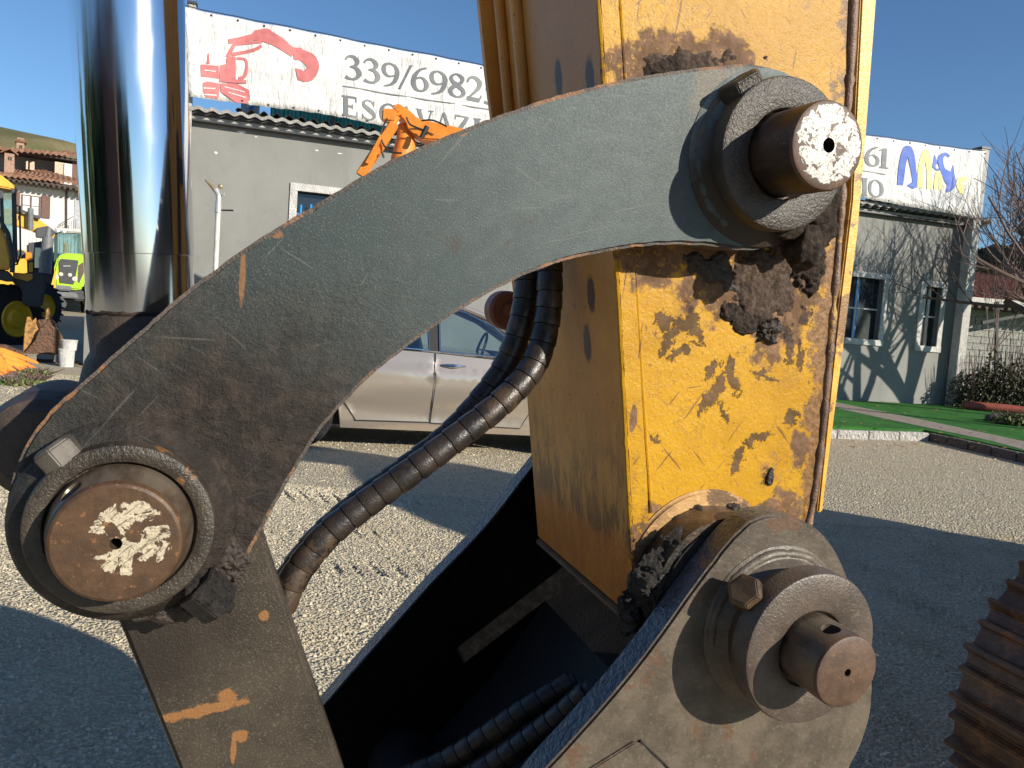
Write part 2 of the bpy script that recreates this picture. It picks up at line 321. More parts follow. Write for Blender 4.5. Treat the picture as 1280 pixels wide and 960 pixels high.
def mat_yellow():
    m=Mt('yellow_paint'); n1=m.noise(7,5,.6); n2=m.noise(48,6,.72); n3=m.noise(230,3,.7)
    c=m.mx(m.mr(n1,.3,.7),(.41,.205,.007),(.53,.285,.014))
    c=m.mx(m.mr(n3,.5,.62,0,.45),c,(.40,.19,.03))
    # grimy mottling
    c=m.mx(m.mr(m.noise(95,6,.78),.60,.68,0,.75),c,(.20,.095,.03))
    c=m.mx(m.mr(m.noise(14,5,.7,vec=m.mapv(loc=(3,8,2))),.60,.70,0,.6),c,(.26,.14,.06))
    brown=m.mx(m.mr(n2,.38,.66),(.085,.045,.030),(.19,.11,.08))
    W_=-.075
    blobs=[((815,330),.045,1,1.5),((900,330),.07,1,1),((970,380),.055,1.,.8),((1010,340),.04,1.4,.8),((720,400),.0,1,1),  # first two patches put the shadow below link and boss into the colour
           ((860,75),.055,.7,1.8),((905,72),.045,1,1.6),((825,90),.05,.7,1.6),((1000,560),.022,1.3,.8),((820,680),.045,.9,1),((815,745),.06,1,1),
           ((980,640),.03,1,1),((1030,600),.03,1.8,.6),((790,520),.012,2.4,.6),((1040,420),.02,2,.5),((960,640),.02,1,1)]
    k=None
    for (p,r,sx,sy) in blobs:
        if r<=0: continue
        b_=m.blob(px3(*p,W_),r,.30,1.0,45,sx,sy); k=b_ if k is None else m.ma('MAXIMUM',k,b_)
    k=m.ma('MULTIPLY',k,m.mr(m.noise(85,5,.8),.62,.56,.25,1.)); brown=m.mx(m.mr(m.noise(26,5,.7,vec=m.mapv(loc=(1,2,3))),.5,.68,0,.75),brown,(.035,.022,.016))
    c=m.mx(m.ma('MULTIPLY',k,.9),c,brown)
    strokes=[((838,418),.032,3.4,.9,.45),((868,410),.032,3.4,.9,-.5),((850,440),.026,1.0,3.2,.5),((893,490),.032,2.8,.9,.5),((915,470),.030,3.6,.9,-.45),
             ((880,505),.026,3.6,1.,.3),((905,515),.022,3.2,1,-.6),((985,430),.030,3.4,.8,-.3),((945,548),.030,1.0,3.4,.35),((922,575),.026,2.6,1.,.2),((1000,445),.026,4,.9,-.1),
             ((955,470),.028,1,5,-.2),((960,598),.016,2,1,0),((858,405),.013,1,1,0),((828,400),.016,1,1,0),((1005,400),.012,1,1,0),((890,462),.018,1,2,.8),((990,520),.016,1,1,.2),((820,548),.013,1,2,-.3),((1075,60),.02,2,.8,.1)]
    s=None
    wv=m.n('ShaderNodeVectorMath',operation='SUBTRACT'); m.put(wv.inputs[0],m.noise(55,5,.75,col=True)); wv.inputs[1].default_value=(.5,.5,.5)
    ws=m.n('ShaderNodeVectorMath',operation='SCALE'); m.put(ws.inputs[0],wv.outputs[0]); ws.inputs['Scale'].default_value=.045
    wa=m.n('ShaderNodeVectorMath',operation='ADD'); m.put(wa.inputs[0],m.obj()); m.put(wa.inputs[1],ws.outputs[0]); wv=wa.outputs[0]
    for (p,r,sx,sy,rot) in strokes:
        v=m.strip(px3(*p,W_),sx,sy,(-rot if sx>sy else rot),wv,.5)
        l=m.n('ShaderNodeVectorMath',operation='LENGTH'); m.put(l.inputs[0],v)
        b_=m.mr(m.ma('ADD',m.ma('DIVIDE',l.outputs['Value'],r),m.ma('MULTIPLY',m.ma('SUBTRACT',m.noise(120,5,.75),.5),1.9)),.80,.70); s=b_ if s is None else m.ma('MAXIMUM',s,b_)
    c=m.mx(m.ma('MULTIPLY',s,.85),c,m.mx(m.mr(n2,.4,.6),(.030,.020,.017),(.085,.05,.042)))
    for f_,o_,r_,th in ((150,3,.95,.70),(170,9,-.75,.705),(140,17,1.5,.71),(190,29,.15,.715)):
        sk=m.streak(13,f_,r_,o_,2,.45); c=m.mx(m.ma('MULTIPLY',m.mr(sk,th,th+.025),.75),c,(.13,.065,.03))
    # fine speckle of chips
    c=m.mx(m.mr(m.noise(170,5,.8,vec=m.mapv((1,.45,1))),.635,.66,0,.85),c,(.11,.055,.03))
    g=m.n('ShaderNodeSeparateXYZ'); m.put(g.inputs[0],m.obj()); A_=M(1066,0,W_); B_=M(1006,668,W_); sl=(A_[0]-B_[0])/(A_[1]-B_[1])
    ed=m.ma('SUBTRACT',g.outputs[0],m.ma('ADD',m.ma('MULTIPLY',m.ma('SUBTRACT',g.outputs[1],B_[1]),sl),B_[0]-.034)); 
    band=m.mr(m.ma('ADD',ed,m.ma('MULTIPLY',m.ma('SUBTRACT',m.noise(28,5,.75),.5),.13)),.016,.026); c=m.mx(m.ma('MULTIPLY',band,.85),c,m.mx(m.mr(m.noise(130,4,.75),.38,.66),(.09,.045,.025),(.25,.14,.08)))
    vein=m.voro(38,vec=wv,feat='DISTANCE_TO_EDGE'); vn=m.ma('MULTIPLY',m.mr(vein,.035,.012),m.mr(m.noise(9,3,.6),.50,.60)); c=m.mx(m.ma('MULTIPLY',vn,.6),c,(.20,.10,.045))
    h=m.ma('ADD',m.ma('MULTIPLY',m.noise(210,4,.7),.7),m.ma('MULTIPLY',m.noise(55,5,.65),1.0)); h=m.ma('ADD',h,m.ma('MULTIPLY',s,.9))
    return m.out(c,m.ma('ADD',.36,m.ma('MULTIPLY',m.ma('MAXIMUM',k,s),.3)),0,m.bump(h,.6,.0022),.22)
mYel=mat_yellow()
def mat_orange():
    m=Mt('stained_shade_side_paint'); n1=m.noise(5,5,.6); st=m.noise(1,4,.7,vec=m.mapv((60,7,60)))
    c=m.mx(m.mr(n1,.3,.7),(.60,.25,.035),(.72,.35,.07))  # same yellow paint recoloured orange to set the tone of the shaded face
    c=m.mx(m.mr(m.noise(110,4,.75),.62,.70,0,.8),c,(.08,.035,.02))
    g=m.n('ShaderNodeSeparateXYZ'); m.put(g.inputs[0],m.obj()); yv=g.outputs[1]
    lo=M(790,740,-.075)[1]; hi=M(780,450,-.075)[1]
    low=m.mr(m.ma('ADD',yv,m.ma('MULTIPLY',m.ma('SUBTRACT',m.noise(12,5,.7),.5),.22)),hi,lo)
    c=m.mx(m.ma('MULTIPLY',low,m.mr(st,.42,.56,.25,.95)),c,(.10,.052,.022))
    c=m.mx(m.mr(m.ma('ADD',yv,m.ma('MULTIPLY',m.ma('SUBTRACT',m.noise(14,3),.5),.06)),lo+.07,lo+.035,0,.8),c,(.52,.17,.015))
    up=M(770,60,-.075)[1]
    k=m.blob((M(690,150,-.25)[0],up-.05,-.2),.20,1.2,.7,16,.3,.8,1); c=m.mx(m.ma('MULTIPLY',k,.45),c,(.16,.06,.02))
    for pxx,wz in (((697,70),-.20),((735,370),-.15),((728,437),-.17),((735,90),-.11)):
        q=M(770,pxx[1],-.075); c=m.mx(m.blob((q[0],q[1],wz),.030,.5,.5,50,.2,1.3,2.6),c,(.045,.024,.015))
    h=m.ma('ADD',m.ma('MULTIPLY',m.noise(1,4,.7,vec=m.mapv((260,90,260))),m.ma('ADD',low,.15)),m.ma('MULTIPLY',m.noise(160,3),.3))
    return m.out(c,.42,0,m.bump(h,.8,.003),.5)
mOra=mat_orange()
mHose=mat_dirty('hose_guard_plastic',(.012,.010,.010),(.036,.026,.020),(.075,.048,.03),.52,.35,.36)
mRub=simple('black_rubber',(.02,.02,.02),.5)
mBlack=simple('matt_black_paint',(.02,.02,.02),.6)
# --- plates
def plate(name, pts, w0, w1, mat, parent=root, bevel=.003, edge=None, segs=2, emat=None):
    mb=MB().prism([(p[0],p[1]) for p in pts], w1, w0, 'z')
    o=mb.build(name,mat,parent)
    me=o.data; bm=bmesh.new(); bm.from_mesh(me)
    if emat: me.materials.append(emat)
    for f in bm.faces:
        if abs(f.normal.z)<.5 and emat: f.material_index=1
    if bevel:
        ed=[e for e in bm.edges if len(e.link_faces)==2 and e.calc_face_angle(0)>R_(50)]
        mi=-1
        if edge: me.materials.append(edge); mi=len(me.materials)-1
        bmesh.ops.bevel(bm,geom=ed,offset=bevel,segments=segs,affect='EDGES',clamp_overlap=True,material=mi)
    bm.to_mesh(me); bm.free(); return o
def outl(pxs,w,n=6,closed=True): return [Vector((p[0],p[1])) for p in spline([(*M(x,y,w),0) for x,y in pxs],n,closed)]
def jag(pts,a,f=60):
    return [Vector((p[0]+a*noise.noise(Vector((p[0]*f,p[1]*f,3))),p[1]+a*noise.noise(Vector((p[0]*f,p[1]*f,9))))) for p in pts]
gl=[(8,650),(14,600),(38,545),(72,505),(103,478),(140,445),(185,405),(240,358),(300,315),(360,276),(420,240),(480,205),(540,177),(600,153),(660,131),(720,113),(780,99),(840,89),(895,82),(945,80),(995,97),(1028,135),(1042,185),(1035,240),(1010,285),(965,308),(925,312),(880,306),(820,306),(760,314),(700,328),(650,347),(600,373),(550,405),(500,441),(460,474),(430,505),(400,540),(375,580),(350,622),(328,662),(305,702),(270,740),(220,765),(170,770),(110,758),(55,722),(20,690)]
clink=plate('curved_link',jag(outl(gl,0,8),.0012,90),0,-.05,mLink,root,.004,mRustEdge,2,mRustEdge)
bl=[(130,700),(240,590),(318,640),(330,672),(346,722),(425,950),(500,1180),(320,1220),(222,960),(145,770)]
blink=plate('bucket_link',[Vector(M(x,y,-.055)) for x,y in bl],-.055,-.092,mBlink,root,.005,None,3)
# weld/grease ridge where the boss meets the link
def ring_weld(name,c,r,w,mr_,mat,parent,a0,a1,amp=.35):
    pts=[];rad=[]
    for i in range(70):
        a=R_(a0+(a1-a0)*i/69); q=r*(1+.02*noise.noise(Vector((a*3,r,w))))
        pts.append((c[0]+q*math.cos(a),c[1]+q*math.sin(a),w)); rad.append(mr_*(1+amp*noise.noise(Vector((a*14,1,r*9))))*min(1,min(i,69-i)/6+.25))
    return MB().tube(pts,rad,12).build(name,mat,parent,smooth=True)
def lathe_part(name,c,prof,mat,parent,n=96): return MB().lathe(prof,c,n).build(name,mat,parent,smooth=True,auto=28)
def ring_prof(ro,ri,wb,wf,b=.004,rec=.02):
    return [(ro,wb),(ro,wf-b),(ro-b*.3,wf-b*.3),(ro-b,wf),(ri+b,wf),(ri+.3*b,wf-.3*b),(ri,wf-b),(ri,wf-rec),(.001,wf-rec)]
def pin_prof(r,wb,wf,b=.005): return [(r,wb),(r,wf-b),(r-.3*b,wf-.3*b),(r-b,wf),(.0005,wf)]
def facemat(o,mat,wmin):
    o.data.materials.append(mat); k=len(o.data.materials)-1
    for p in o.data.polygons:
        if p.center.z>wmin: p.material_index=k
def hole(o,c,r,w0,w1,d=None):
    a=Vector((c[0],c[1],w0)); b=Vector((c[0],c[1],w1))
    return MB().cyl(a,b,r,n=24).build('h',mBlack,None)
def setroot(o): o.matrix_world=root.matrix_world; return o
def mkpin(name,c,r,wb,wf,mside,mface,parent,hr=.005,side=None,label=None):
    prof=pin_prof(r,wb,wf)
    if name=='left_pin': prof=[(r,wb),(r,wf-.030),(r-.0012,wf-.026),(r-.0055,wf-.006),(r-.0075,wf-.0015),(r-.010,wf),(.0005,wf)]
    o=lathe_part(name,c,prof,mside,parent,96); facemat(o,mface,wf-.004)
    cs=[hole(o,c,hr,wf-.03,wf+.02)]
    if side:
        ang,wc,rr=side; d=Vector((math.cos(R_(ang)),math.sin(R_(ang)),0)); p=Vector((c[0],c[1],wc))
        cs.append(MB().cyl(p+d*r*.2,p+d*r*1.6,rr,n=28).build('h',mBlack,None))
    for q in cs: setroot(q)
    bpy.context.view_layer.update()
    cut(o,cs)
    for p in o.data.polygons:
        p.use_smooth=True
    bm=bmesh.new(); bm.from_mesh(o.data)
    for e in bm.edges:
        if len(e.link_faces)==2 and e.calc_face_angle(0)>R_(26): e.smooth=False
    bm.to_mesh(o.data); bm.free()
    if label: o['label']=label
    return o
def hexhead(name,c,dirv,r,h,mat,parent,rot=0,chamf=.003):
    d=Vector(dirv).normalized(); x=Vector((0,0,1)); x=(x-d*x.dot(d)).normalized(); y=d.cross(x); mb=MB()
    vs=[]
    for t,rr in ((-h/2,r),(h/2-chamf,r),(h/2,r-chamf*1.4)):
        for j in range(6):
            a=math.pi/3*j+rot; vs.append(Vector(c)+d*t+(x*math.cos(a)+y*math.sin(a))*rr)
    fs=[tuple(range(6)),tuple(range(12,18))]+[(i+k*6,(i+1)%6+k*6,(i+1)%6+k*6+6,i+k*6+6) for k in range(2) for i in range(6)]
    mb.add(vs,fs)
    return mb.build(name,mat,parent,bevel=.0012,segs=2)
mFil=Mt('fillet_grime_and_shade'); k=mFil.blob((T[0]-.02,T[1]-.05,0),.095,.6,.35,25); n=mFil.noise(40,5,.7)  # patch of black grease, blackened further to paint in the pin shadow
mFil=mFil.out(mFil.mx(k,mFil.mx(mFil.mr(n,.35,.65),(.13,.15,.145),(.20,.22,.21)),mFil.mx(n,(.01,.008,.007),(.05,.036,.028))),.5,0,grit(mFil,.7),.4)
# --- top pin (T)
bossT=lathe_part('pin_boss',T,ring_prof(.083,.048,.020,.040),mRing,clink)
bossT.data.materials[0]=mBoss
lathe_part('boss_neck',T,[(.074,-.01),(.074,.022)],mPinDark,clink)
lathe_part('weld_fillet',T,[(.100,-.004),(.099,.001),(.092,.0045),(.082,.010),(.075,.018)],mFil,clink); ring_weld('weld_bead',T,.088,.001,.006,mLink,clink,100,250)
pinT=mkpin('top_pin',T,.0455,-.1,.104,mPinDark,mFaceT,clink,.0075,label='pin with white painted end face')
hT=M3(925,110,.012); dT=(hT-Vector((T[0],T[1],.012)))
hexhead('bolt_head',(hT[0],hT[1],.014),dT,.026,.022,mBoss,clink,.3)
# --- left pin (L)
lathe_part('pin_boss',L,ring_prof(.0775,.0605,0,.03,.005,.012),mBoss,clink)
lathe_part('weld_fillet',L,[(.095,-.004),(.0945,.001),(.091,.006),(.084,.011),(.074,.016)],mLink,clink)
mkpin('left_pin',L,.0585,-.1,.064,mPinSide,mFaceL,clink,.005,(132,.047,.010),'rusty pin with flaking cream paint on its end')
hL=M3(74,565,.012)
hexhead('bolt_head',(hL[0],hL[1],.016),hL-Vector((L[0],L[1],.012)),.019,.020,mat_steel('zinc_bolt',(.06,.05,.04),(.13,.115,.095),.6,.1),clink,.0)
hL2=M3(262,742,.012); dd=(hL2-Vector((L[0],L[1],.012)))
hexhead('bolt_nut',(hL2[0],hL2[1],.018),dd,.022,.034,mGrease,clink,.2)
rock('grease_lump',(hL2[0]-.012,hL2[1]+.008,.012),.017,mGrease,clink,.2,(1,1,1),3)
rock('grease_lump',(hL2[0]+.004,hL2[1]-.004,.020),.018,mGrease,clink,.2,(1,.9,1),5)
for i,(p_,a_,b_,H_,rt_) in enumerate((((283,697),.016,.03,.006,.5),((215,764),.04,.012,.005,0),((272,722),.022,.022,.014,0))):
    crust('grease_crust',p_,-.0005,a_,b_,H_,mGreaseB,clink,i+3,.15,90,34,rt_)
# --- chrome ram
mCollar=mat_dirty('greasy_brown_casting',(.034,.024,.018),(.075,.054,.042),(.09,.045,.02),.66,.8,.6)
re=M3(172,589,-.2); rt=M3(158,-60,-.2); rd=(rt-re).normalized()
q388=M3(170,386,-.2); tt=(q388-re).dot(rd)
re=M3(187,589,-.2); rt=M3(157,-60,-.2); rd=(rt-re).normalized(); tt=(M3(176,388,-.2)-re).dot(rd)
def along(t): return re+rd*t
lathe_part('ram_eye',M3(172,589,-.2),[(.001,-.31),(.100,-.31),(.108,-.30),(.108,-.125),(.102,-.112),(.09,-.105),(.001,-.105)],mBoss,root)
lg_=M3(50,564,-.12); lathe_part('eye_lug',lg_,[(.001,-.25),(.050,-.25),(.058,-.235),(.058,-.150),(.052,-.128),(.040,-.12),(.001,-.118)],mCollar,root)
MB().tube([along(.03),along(.08),along(.13),along(tt-.045),along(tt-.006),along(tt)],[.085,.074,.060,.054,.056,.053],48).build('ram_collar',mCollar,root,smooth=True)
jr=[];rr=[]
for i in range(60):
    a=i/59*2*math.pi; u_=rd.cross(Vector((0,0,1))).normalized(); v_=rd.cross(u_)
    jr.append(along(tt-.001+.0025*noise.noise(Vector((a*4,0,0))))+(u_*math.cos(a)+v_*math.sin(a))*.0535); rr.append(.0028*(1+.6*noise.noise(Vector((a*9,2,0)))))
MB().tube(jr,rr,8).build('ram_seal_dirt',mDirtG,root,smooth=True)
MB().tube([along(tt),along(tt+.062)],[.0552]*2,96).build('ram_rod_end',mChrome,root,smooth=True)
MB().tube([along(tt+.0625),along(tt+.95)],[.0562]*2,96).build('ram_rod',mChrome,root,smooth=True)
MB().tube([along(tt+.90),along(tt+1.0),along(tt+1.02),along(tt+2.1)],[.075,.085,.085,.085],40).build('ram_barrel',mYel,root,smooth=True)
# --- dipper arm
WS=-.075
def ext(p,q,v):   # extend line p->q to height v
    a=Vector(M(*p,WS)); b=Vector(M(*q,WS)); t=(v-a[1])/(b[1]-a[1]); return a+(b-a)*t
TOPV=3.0
side=[ext((770,320),(748,0),TOPV),Vector(M(748,0,WS)),Vector(M(770,320,WS)),Vector(M(785,600,WS)),Vector(M(795,778,WS))]
Rd=Vector(M(874,721,WS))
side+=[Vector(M(850,800,WS)),Vector(M(930,810,WS)),Vector(M(990,740,WS)),Vector(M(1010,660,WS)),Vector(M(1022,600,WS)),Vector(M(1037,480,WS)),Vector(M(1052,300,WS)),Vector(M(1064,0,WS)),ext((1052,300),(1064,0),TOPV)]
dip=MB().prism(side,-.42,WS,'z').build('dipper_arm',mYel,root,bevel=.003)
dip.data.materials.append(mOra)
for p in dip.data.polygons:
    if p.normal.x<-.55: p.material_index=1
cs=[(748,0),(770,320),(785,600),(793,740)]
strip=[ext((770,320),(748,0),TOPV)]+[Vector(M(x,y,WS)) for x,y in cs]+[Vector(M(x,y,WS)) for x,y in ((812,735),(808,600),(792,320),(772,0))]+[ext((792,320),(772,0),TOPV)]
plate('corner_strip',strip,WS+.0035,WS-.002,mYel,dip,.0015)
wp=[M3(x,y,WS+.001) for x,y in ((775,0),(779,60),(786,170),(793,320),(800,440),(808,560),(814,640))]
MB().tube(spline(wp,8),[.0026*(1+.5*noise.noise(Vector((i*1.7,0,0)))) for i in range(49)],8).build('weld_bead',mYel,dip,smooth=True)
# ragged corner weld
wp=[ext((770,320),(748,0),2.4)]; wp=[Vector((*wp[0],WS))]+[M3(x,y,WS) for x,y in ((748,0),(759,160),(770,320),(778,460),(785,600),(791,700))]
sp=spline(wp,14); MB().tube(sp,[.0034*(1+.9*noise.noise(Vector((i*.9,5,0)))) for i in range(len(sp))],8).build('weld_bead',mYel,dip,smooth=True)
rp=[(1066,0),(1061,100),(1054,210),(1048,300),(1040,400),(1033,480),(1025,560),(1015,630),(1006,668)]
wp=[Vector((*ext((1052,300),(1066,0),TOPV),WS-.002))]+[M3(x,y,WS-.001) for x,y in rp]; sp=spline(wp,10)
mRidge=mat_dirty('rusty_ridge',(.10,.055,.035),(.20,.12,.08),(.5,.28,.05),.60,.8,.5)
MB().tube(sp,[.0058*(1+.7*noise.noise(Vector((i*.43,8,0)))) for i in range(len(sp))],12).build('edge_weld',mRidge,dip,smooth=True)
mYelE=mat_dirty('worn_yellow_edge',(.60,.31,.035),(.72,.42,.07),(.13,.06,.035),.565,.5,.4)
ep=[ext((1062,250),(1074,0),TOPV)]+[Vector(M(x,y,WS)) for x,y in ((1074,0),(1062,250),(1042,420),(1030,540),(1020,640))]+[Vector(M(x,y,WS)) for x,y in ((1026,640),(1036,560),(1053,430),(1070,290),(1081,170),(1093,0))]+[ext((1081,170),(1093,0),TOPV)]
plate('edge_flange',jag(ep,.0015,70),WS+.004,-.42,mYelE,dip,.002)
# far side flange with small lug
ff=[ext((770,320),(748,0),TOPV)-Vector((.03,0)),Vector(M(748,0,WS))-Vector((.020,0)),Vector(M(770,320,WS))-Vector((.008,0)),Vector(M(780,450,WS))-Vector((.002,0)),Vector(M(780,450,WS))+Vector((.05,0)),ext((770,320),(748,0),TOPV)+Vector((.05,0))]
plate('far_flange',ff,-.421,-.437,mOra,dip,.002)
lg=M3(634,388,-.445); lathe_part('far_lug',lg,[(.001,-.475),(.026,-.475),(.032,-.47),(.032,-.443),(.028,-.437),(.013,-.437),(.012,-.427),(.001,-.425)],simple('red_brown_paint',(.16,.05,.03),.45),dip,40)
# pipe and rib up the brown face
c1=M(748,0,WS);c2=M(757,130,WS)
def onface(x,y,off,wz):   # point on the brown face at picture height y (on the corner) and depth wz
    a=M(x,y,WS); return Vector((a[0]-off,a[1],wz))
for wz,rr_ in ((-.31,.009),(-.375,.008)):
    MB().tube([Vector((ext((770,320),(748,0),TOPV)[0]-.008,TOPV,wz)),onface(748,0,.006,wz),onface(760,170,.006,wz),onface(763,215,.006,wz)],rr_,14).build('hydraulic_pipe',mOra,dip,smooth=True)
MB().box(c2[0]-.03,c2[0]+.0,c2[1]-.06,c2[1]-.02,-.40,-.29).build('pipe_clamp',mBlack,dip,bevel=.004)
# bottom lip
b0=Vector(M(795,778,WS))
MB().box(b0[0]-.004,b0[0]+.06,b0[1]-.010,b0[1]-.0005,-.415,WS-.003).build('bottom_lip',mBossR,dip,bevel=.002)
# doubler and dipper boss
a_=[Vector((Rd[0]+.116*math.cos(R_(a)),Rd[1]+.120*math.sin(R_(a)))) for a in range(20,160,3)]
plate('doubler_plate',a_,WS+.006,WS-.004,mat_dirty('stained_tan_paint',(.30,.17,.075),(.52,.31,.12),(.10,.06,.035),.52,.6,.4),dip,.004,None,3)
mDB=Mt('greasy_boss'); k=mDB.blob((Rd[0]+.02,Rd[1]+.10,-.05),.075,.5,.4,25); n=mDB.noise(60,6,.75)
mDB=mDB.out(mDB.mx(k,mDB.mx(mDB.mr(n,.35,.7),(.008,.006,.005),(.03,.02,.014)),mDB.mx(mDB.mr(n,.35,.65),(.07,.038,.018),(.16,.09,.045))),.4,0,mDB.bump(n,.8,.004),.5)
lathe_part('dipper_boss',Rd,[(.100,-.09),(.099,-.055),(.096,-.024),(.001,-.024)],mDB,dip)
lathe_part('pivot_tube',Rd,[(.086,-.42),(.086,-.02)],mGrease,dip)
# grease on the dipper
for i,(x,y,w_,r,s3,mt_) in enumerate(((1004,309,.01,.027,(.85,1.05,.9),mDirtG),(1015,262,.015,.020,(1.5,.9,.6),mDirtG),(985,285,.012,.02,(1.6,.7,.6),mDirtG),(1035,250,.0,.018,(1,1.4,.8),mDirtG),(1012,280,-.03,.03,(1.2,1.2,1.),mDirtG))):
    rock('dirt_clump',M3(x,y,w_),r*.9,mt_,dip,.2,s3,40+i)
for i,(p_,a_,b_,H_,rt_,mt_,th_) in enumerate((((958,358),.060,.062,.008,.2,mMud,-.1),((895,340),.05,.022,.006,-.3,mGreaseB,.15),((960,412),.018,.016,.012,0,mGreaseB,-.1),((925,398),.035,.015,.008,-.4,mDirtG,.1),
      ((880,78),.085,.020,.007,.2,mMud,.15),((835,86),.04,.018,.007,.2,mDirtG,.2),((962,594),.006,.011,.006,0,mGreaseB,-.4),((968,408),.008,.008,.007,0,mGreaseB,-.3),((1010,330),.03,.04,.010,0,mDirtG,.1))):
    crust('dirt_crust',p_,WS-.0005,a_,b_,H_,mt_,dip,i*2+1,th_,100 if a_>.03 else 50,30 if a_>.03 else 60,rt_)
for i,(p_,w_,a_,b_,H_,rt_) in enumerate((((848,692),WS+.006,.04,.075,.026,-.65),((890,655),WS+.006,.055,.022,.016,.35),((815,735),WS,.035,.06,.022,-.3),((830,712),-.04,.03,.06,.02,-.6))):
    crust('grease_crust',p_,w_,a_,b_,H_,mGreaseB if i==1 else mGrease,dip,50+i,0.,90,34,rt_,.65)
# --- bucket ears
el_=[(685,960),(790,841),(871,731),(893,702),(917,672),(943,650),(975,643),(1008,653),(1037,677),(1060,720),(1078,775),(1090,830),(1091,880),(1080,925),(1062,962),(1030,1020),(1000,1100),(960,1250),(700,1500),(330,1400),(520,1160)]
eo=outl(el_[:15],.02,5,False)+[Vector(p) for p in ((.735,.60),(.62,.45),(.50,.31),(.38,.17),(.0,.12),(-.05,.26))]+[Vector(M(x,y,.02)) for x,y in el_[19:]]
bucket=plate('bucket_ear',jag(eo,.0010,80),.02,-.02,mTan,root,.0035,mRing,2,mEdgeBlue)
mInner=Mt('shade_black_inner_plate'); n=mInner.noise(60,5,.7); k=mInner.blob(px3(450,840,-.53),.10,.3,.25,18)  # near-black colour stands in for deep shade between the ears
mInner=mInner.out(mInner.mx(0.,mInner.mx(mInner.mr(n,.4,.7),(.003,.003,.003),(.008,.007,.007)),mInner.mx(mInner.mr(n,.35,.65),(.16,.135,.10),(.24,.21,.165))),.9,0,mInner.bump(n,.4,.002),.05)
back=plate('bucket_ear',eo,-.53,-.57,mInner,root,.0035,None,2,mEdgeBlue); back['label']='far bucket ear with inner face coloured black for shade'
lathe_part('boss_neck',Rp,[(.080,.01),(.080,.068)],mBossR,bucket)
lathe_part('weld_fillet',Rp,[(.102,.016),(.101,.021),(.095,.0245),(.087,.029),(.080,.040)],mTan,bucket); ring_weld('weld_bead',Rp,.091,.0215,.007,mTan,bucket,20,200,.2)
lathe_part('pin_collar',Rp,ring_prof(.0915,.0450,.062,.090,.005,.010),mRing,bucket)
mkpin('lower_pin',Rp,.0420,0,.1445,mPinSide,mFaceR,bucket,.0045,(103,.122,.0105),'brown pin with round cross hole')
hR=M3(934,742,.060); dR=(Vector((hR[0],hR[1],0))-Vector((Rp[0],Rp[1],0)))
dn=dR.normalized(); MB().cyl((Rp[0]+dn.x*.07,Rp[1]+dn.y*.07,.052),(hR[0],hR[1],.058),.012,n=16).build('bolt_shank',mBossR,bucket,smooth=True)
hexhead('bolt_head',(hR[0],hR[1],.058),dn+Vector((0,0,.45)),.0215,.022,mat_steel('rusty_bolt',(.05,.03,.015),(.13,.08,.038),.45,.1),bucket,.25)
rock('grease_lump',M3(945,790,.05),.010,mGrease,bucket,.4,(1,1.3,1),77)
# small welded pad at the lower edge of the ear
pad=[(790,926),(802,927),(868,1000),(700,1010),(735,960)]
plate('wear_pad',[Vector(M(x,y,.02)) for x,y in pad],.0245,.018,mTan,bucket,.0015)
MB().tube(spline([M3(x,y,.0225) for x,y in ((800,926),(812,938),(835,960),(866,994))],6),.0016,8).build('pad_joint',mGrease,bucket)
# things between the ears
pc=M3(560,1120,-.2)
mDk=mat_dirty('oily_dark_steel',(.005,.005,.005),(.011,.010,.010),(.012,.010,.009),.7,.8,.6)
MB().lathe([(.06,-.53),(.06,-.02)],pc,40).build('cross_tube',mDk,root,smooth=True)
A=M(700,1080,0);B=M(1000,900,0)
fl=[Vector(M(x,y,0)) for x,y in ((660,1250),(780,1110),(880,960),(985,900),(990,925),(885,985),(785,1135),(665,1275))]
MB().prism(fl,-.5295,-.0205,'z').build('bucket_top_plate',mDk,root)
# --- hoses with spiral guard
def hose(label,pxs,r,seg=.0262,n=18,phase=0.):
    P=spline([M3(*p) for p in pxs],10); 
    Ls=[0]
    for a,b in zip(P,P[1:]): Ls.append(Ls[-1]+(b-a).length)
    def at(s):
        s=max(0,min(Ls[-1]-1e-5,s)); i=max(j for j in range(len(Ls)) if Ls[j]<=s); i=min(i,len(P)-2); t=(s-Ls[i])/(Ls[i+1]-Ls[i]); return P[i].lerp(P[i+1],t)
    h=MB().tube(P,r*.8,12).build('hydraulic_hose',mRub,root,smooth=True); 
    if label: h['label']=label
    s=phase
    while s<Ls[-1]-seg*.5:
        ln=seg*random.uniform(.86,1.12); vs=[];fs=[]; K=7
        for k in range(K):
            t=[0,.04,.3,.6,.9,.985,1][k]; rr=[r*.80,r*.99,r*1.035,r*1.06,r*1.075,r*1.05,r*.80][k]
            p=at(s+ln*1.02*t); d=(at(s+ln*t+.004)-at(s+ln*t-.004)).normalized(); x=(Vector((0,0,1))-d*d.z).normalized(); y=d.cross(x)
            for j in range(n):
                a=2*math.pi*j/n; off=d*(.10*r*math.cos(a+.8)+.10*r*math.sin(a)); vs.append(p+off+(x*math.cos(a)+y*math.sin(a))*rr)
        for k in range(K-1):
            for j in range(n): a=k*n+j;b=k*n+(j+1)%n; fs.append((a,b,b+n,a+n))
        MB().add(vs,fs).build('guard_ring',mHose,h,smooth=True,auto=60); s+=ln
    return h
hose('nearer ridged hose curving down to the bucket link',[(676,150,-.27),(682,240,-.24),(687,340,-.20),(684,400,-.185),(668,455,-.17),(630,500,-.16),(580,540,-.155),(520,585,-.15),(460,628,-.15),(410,668,-.145),(372,715,-.14),(350,760,-.135)],.0168)
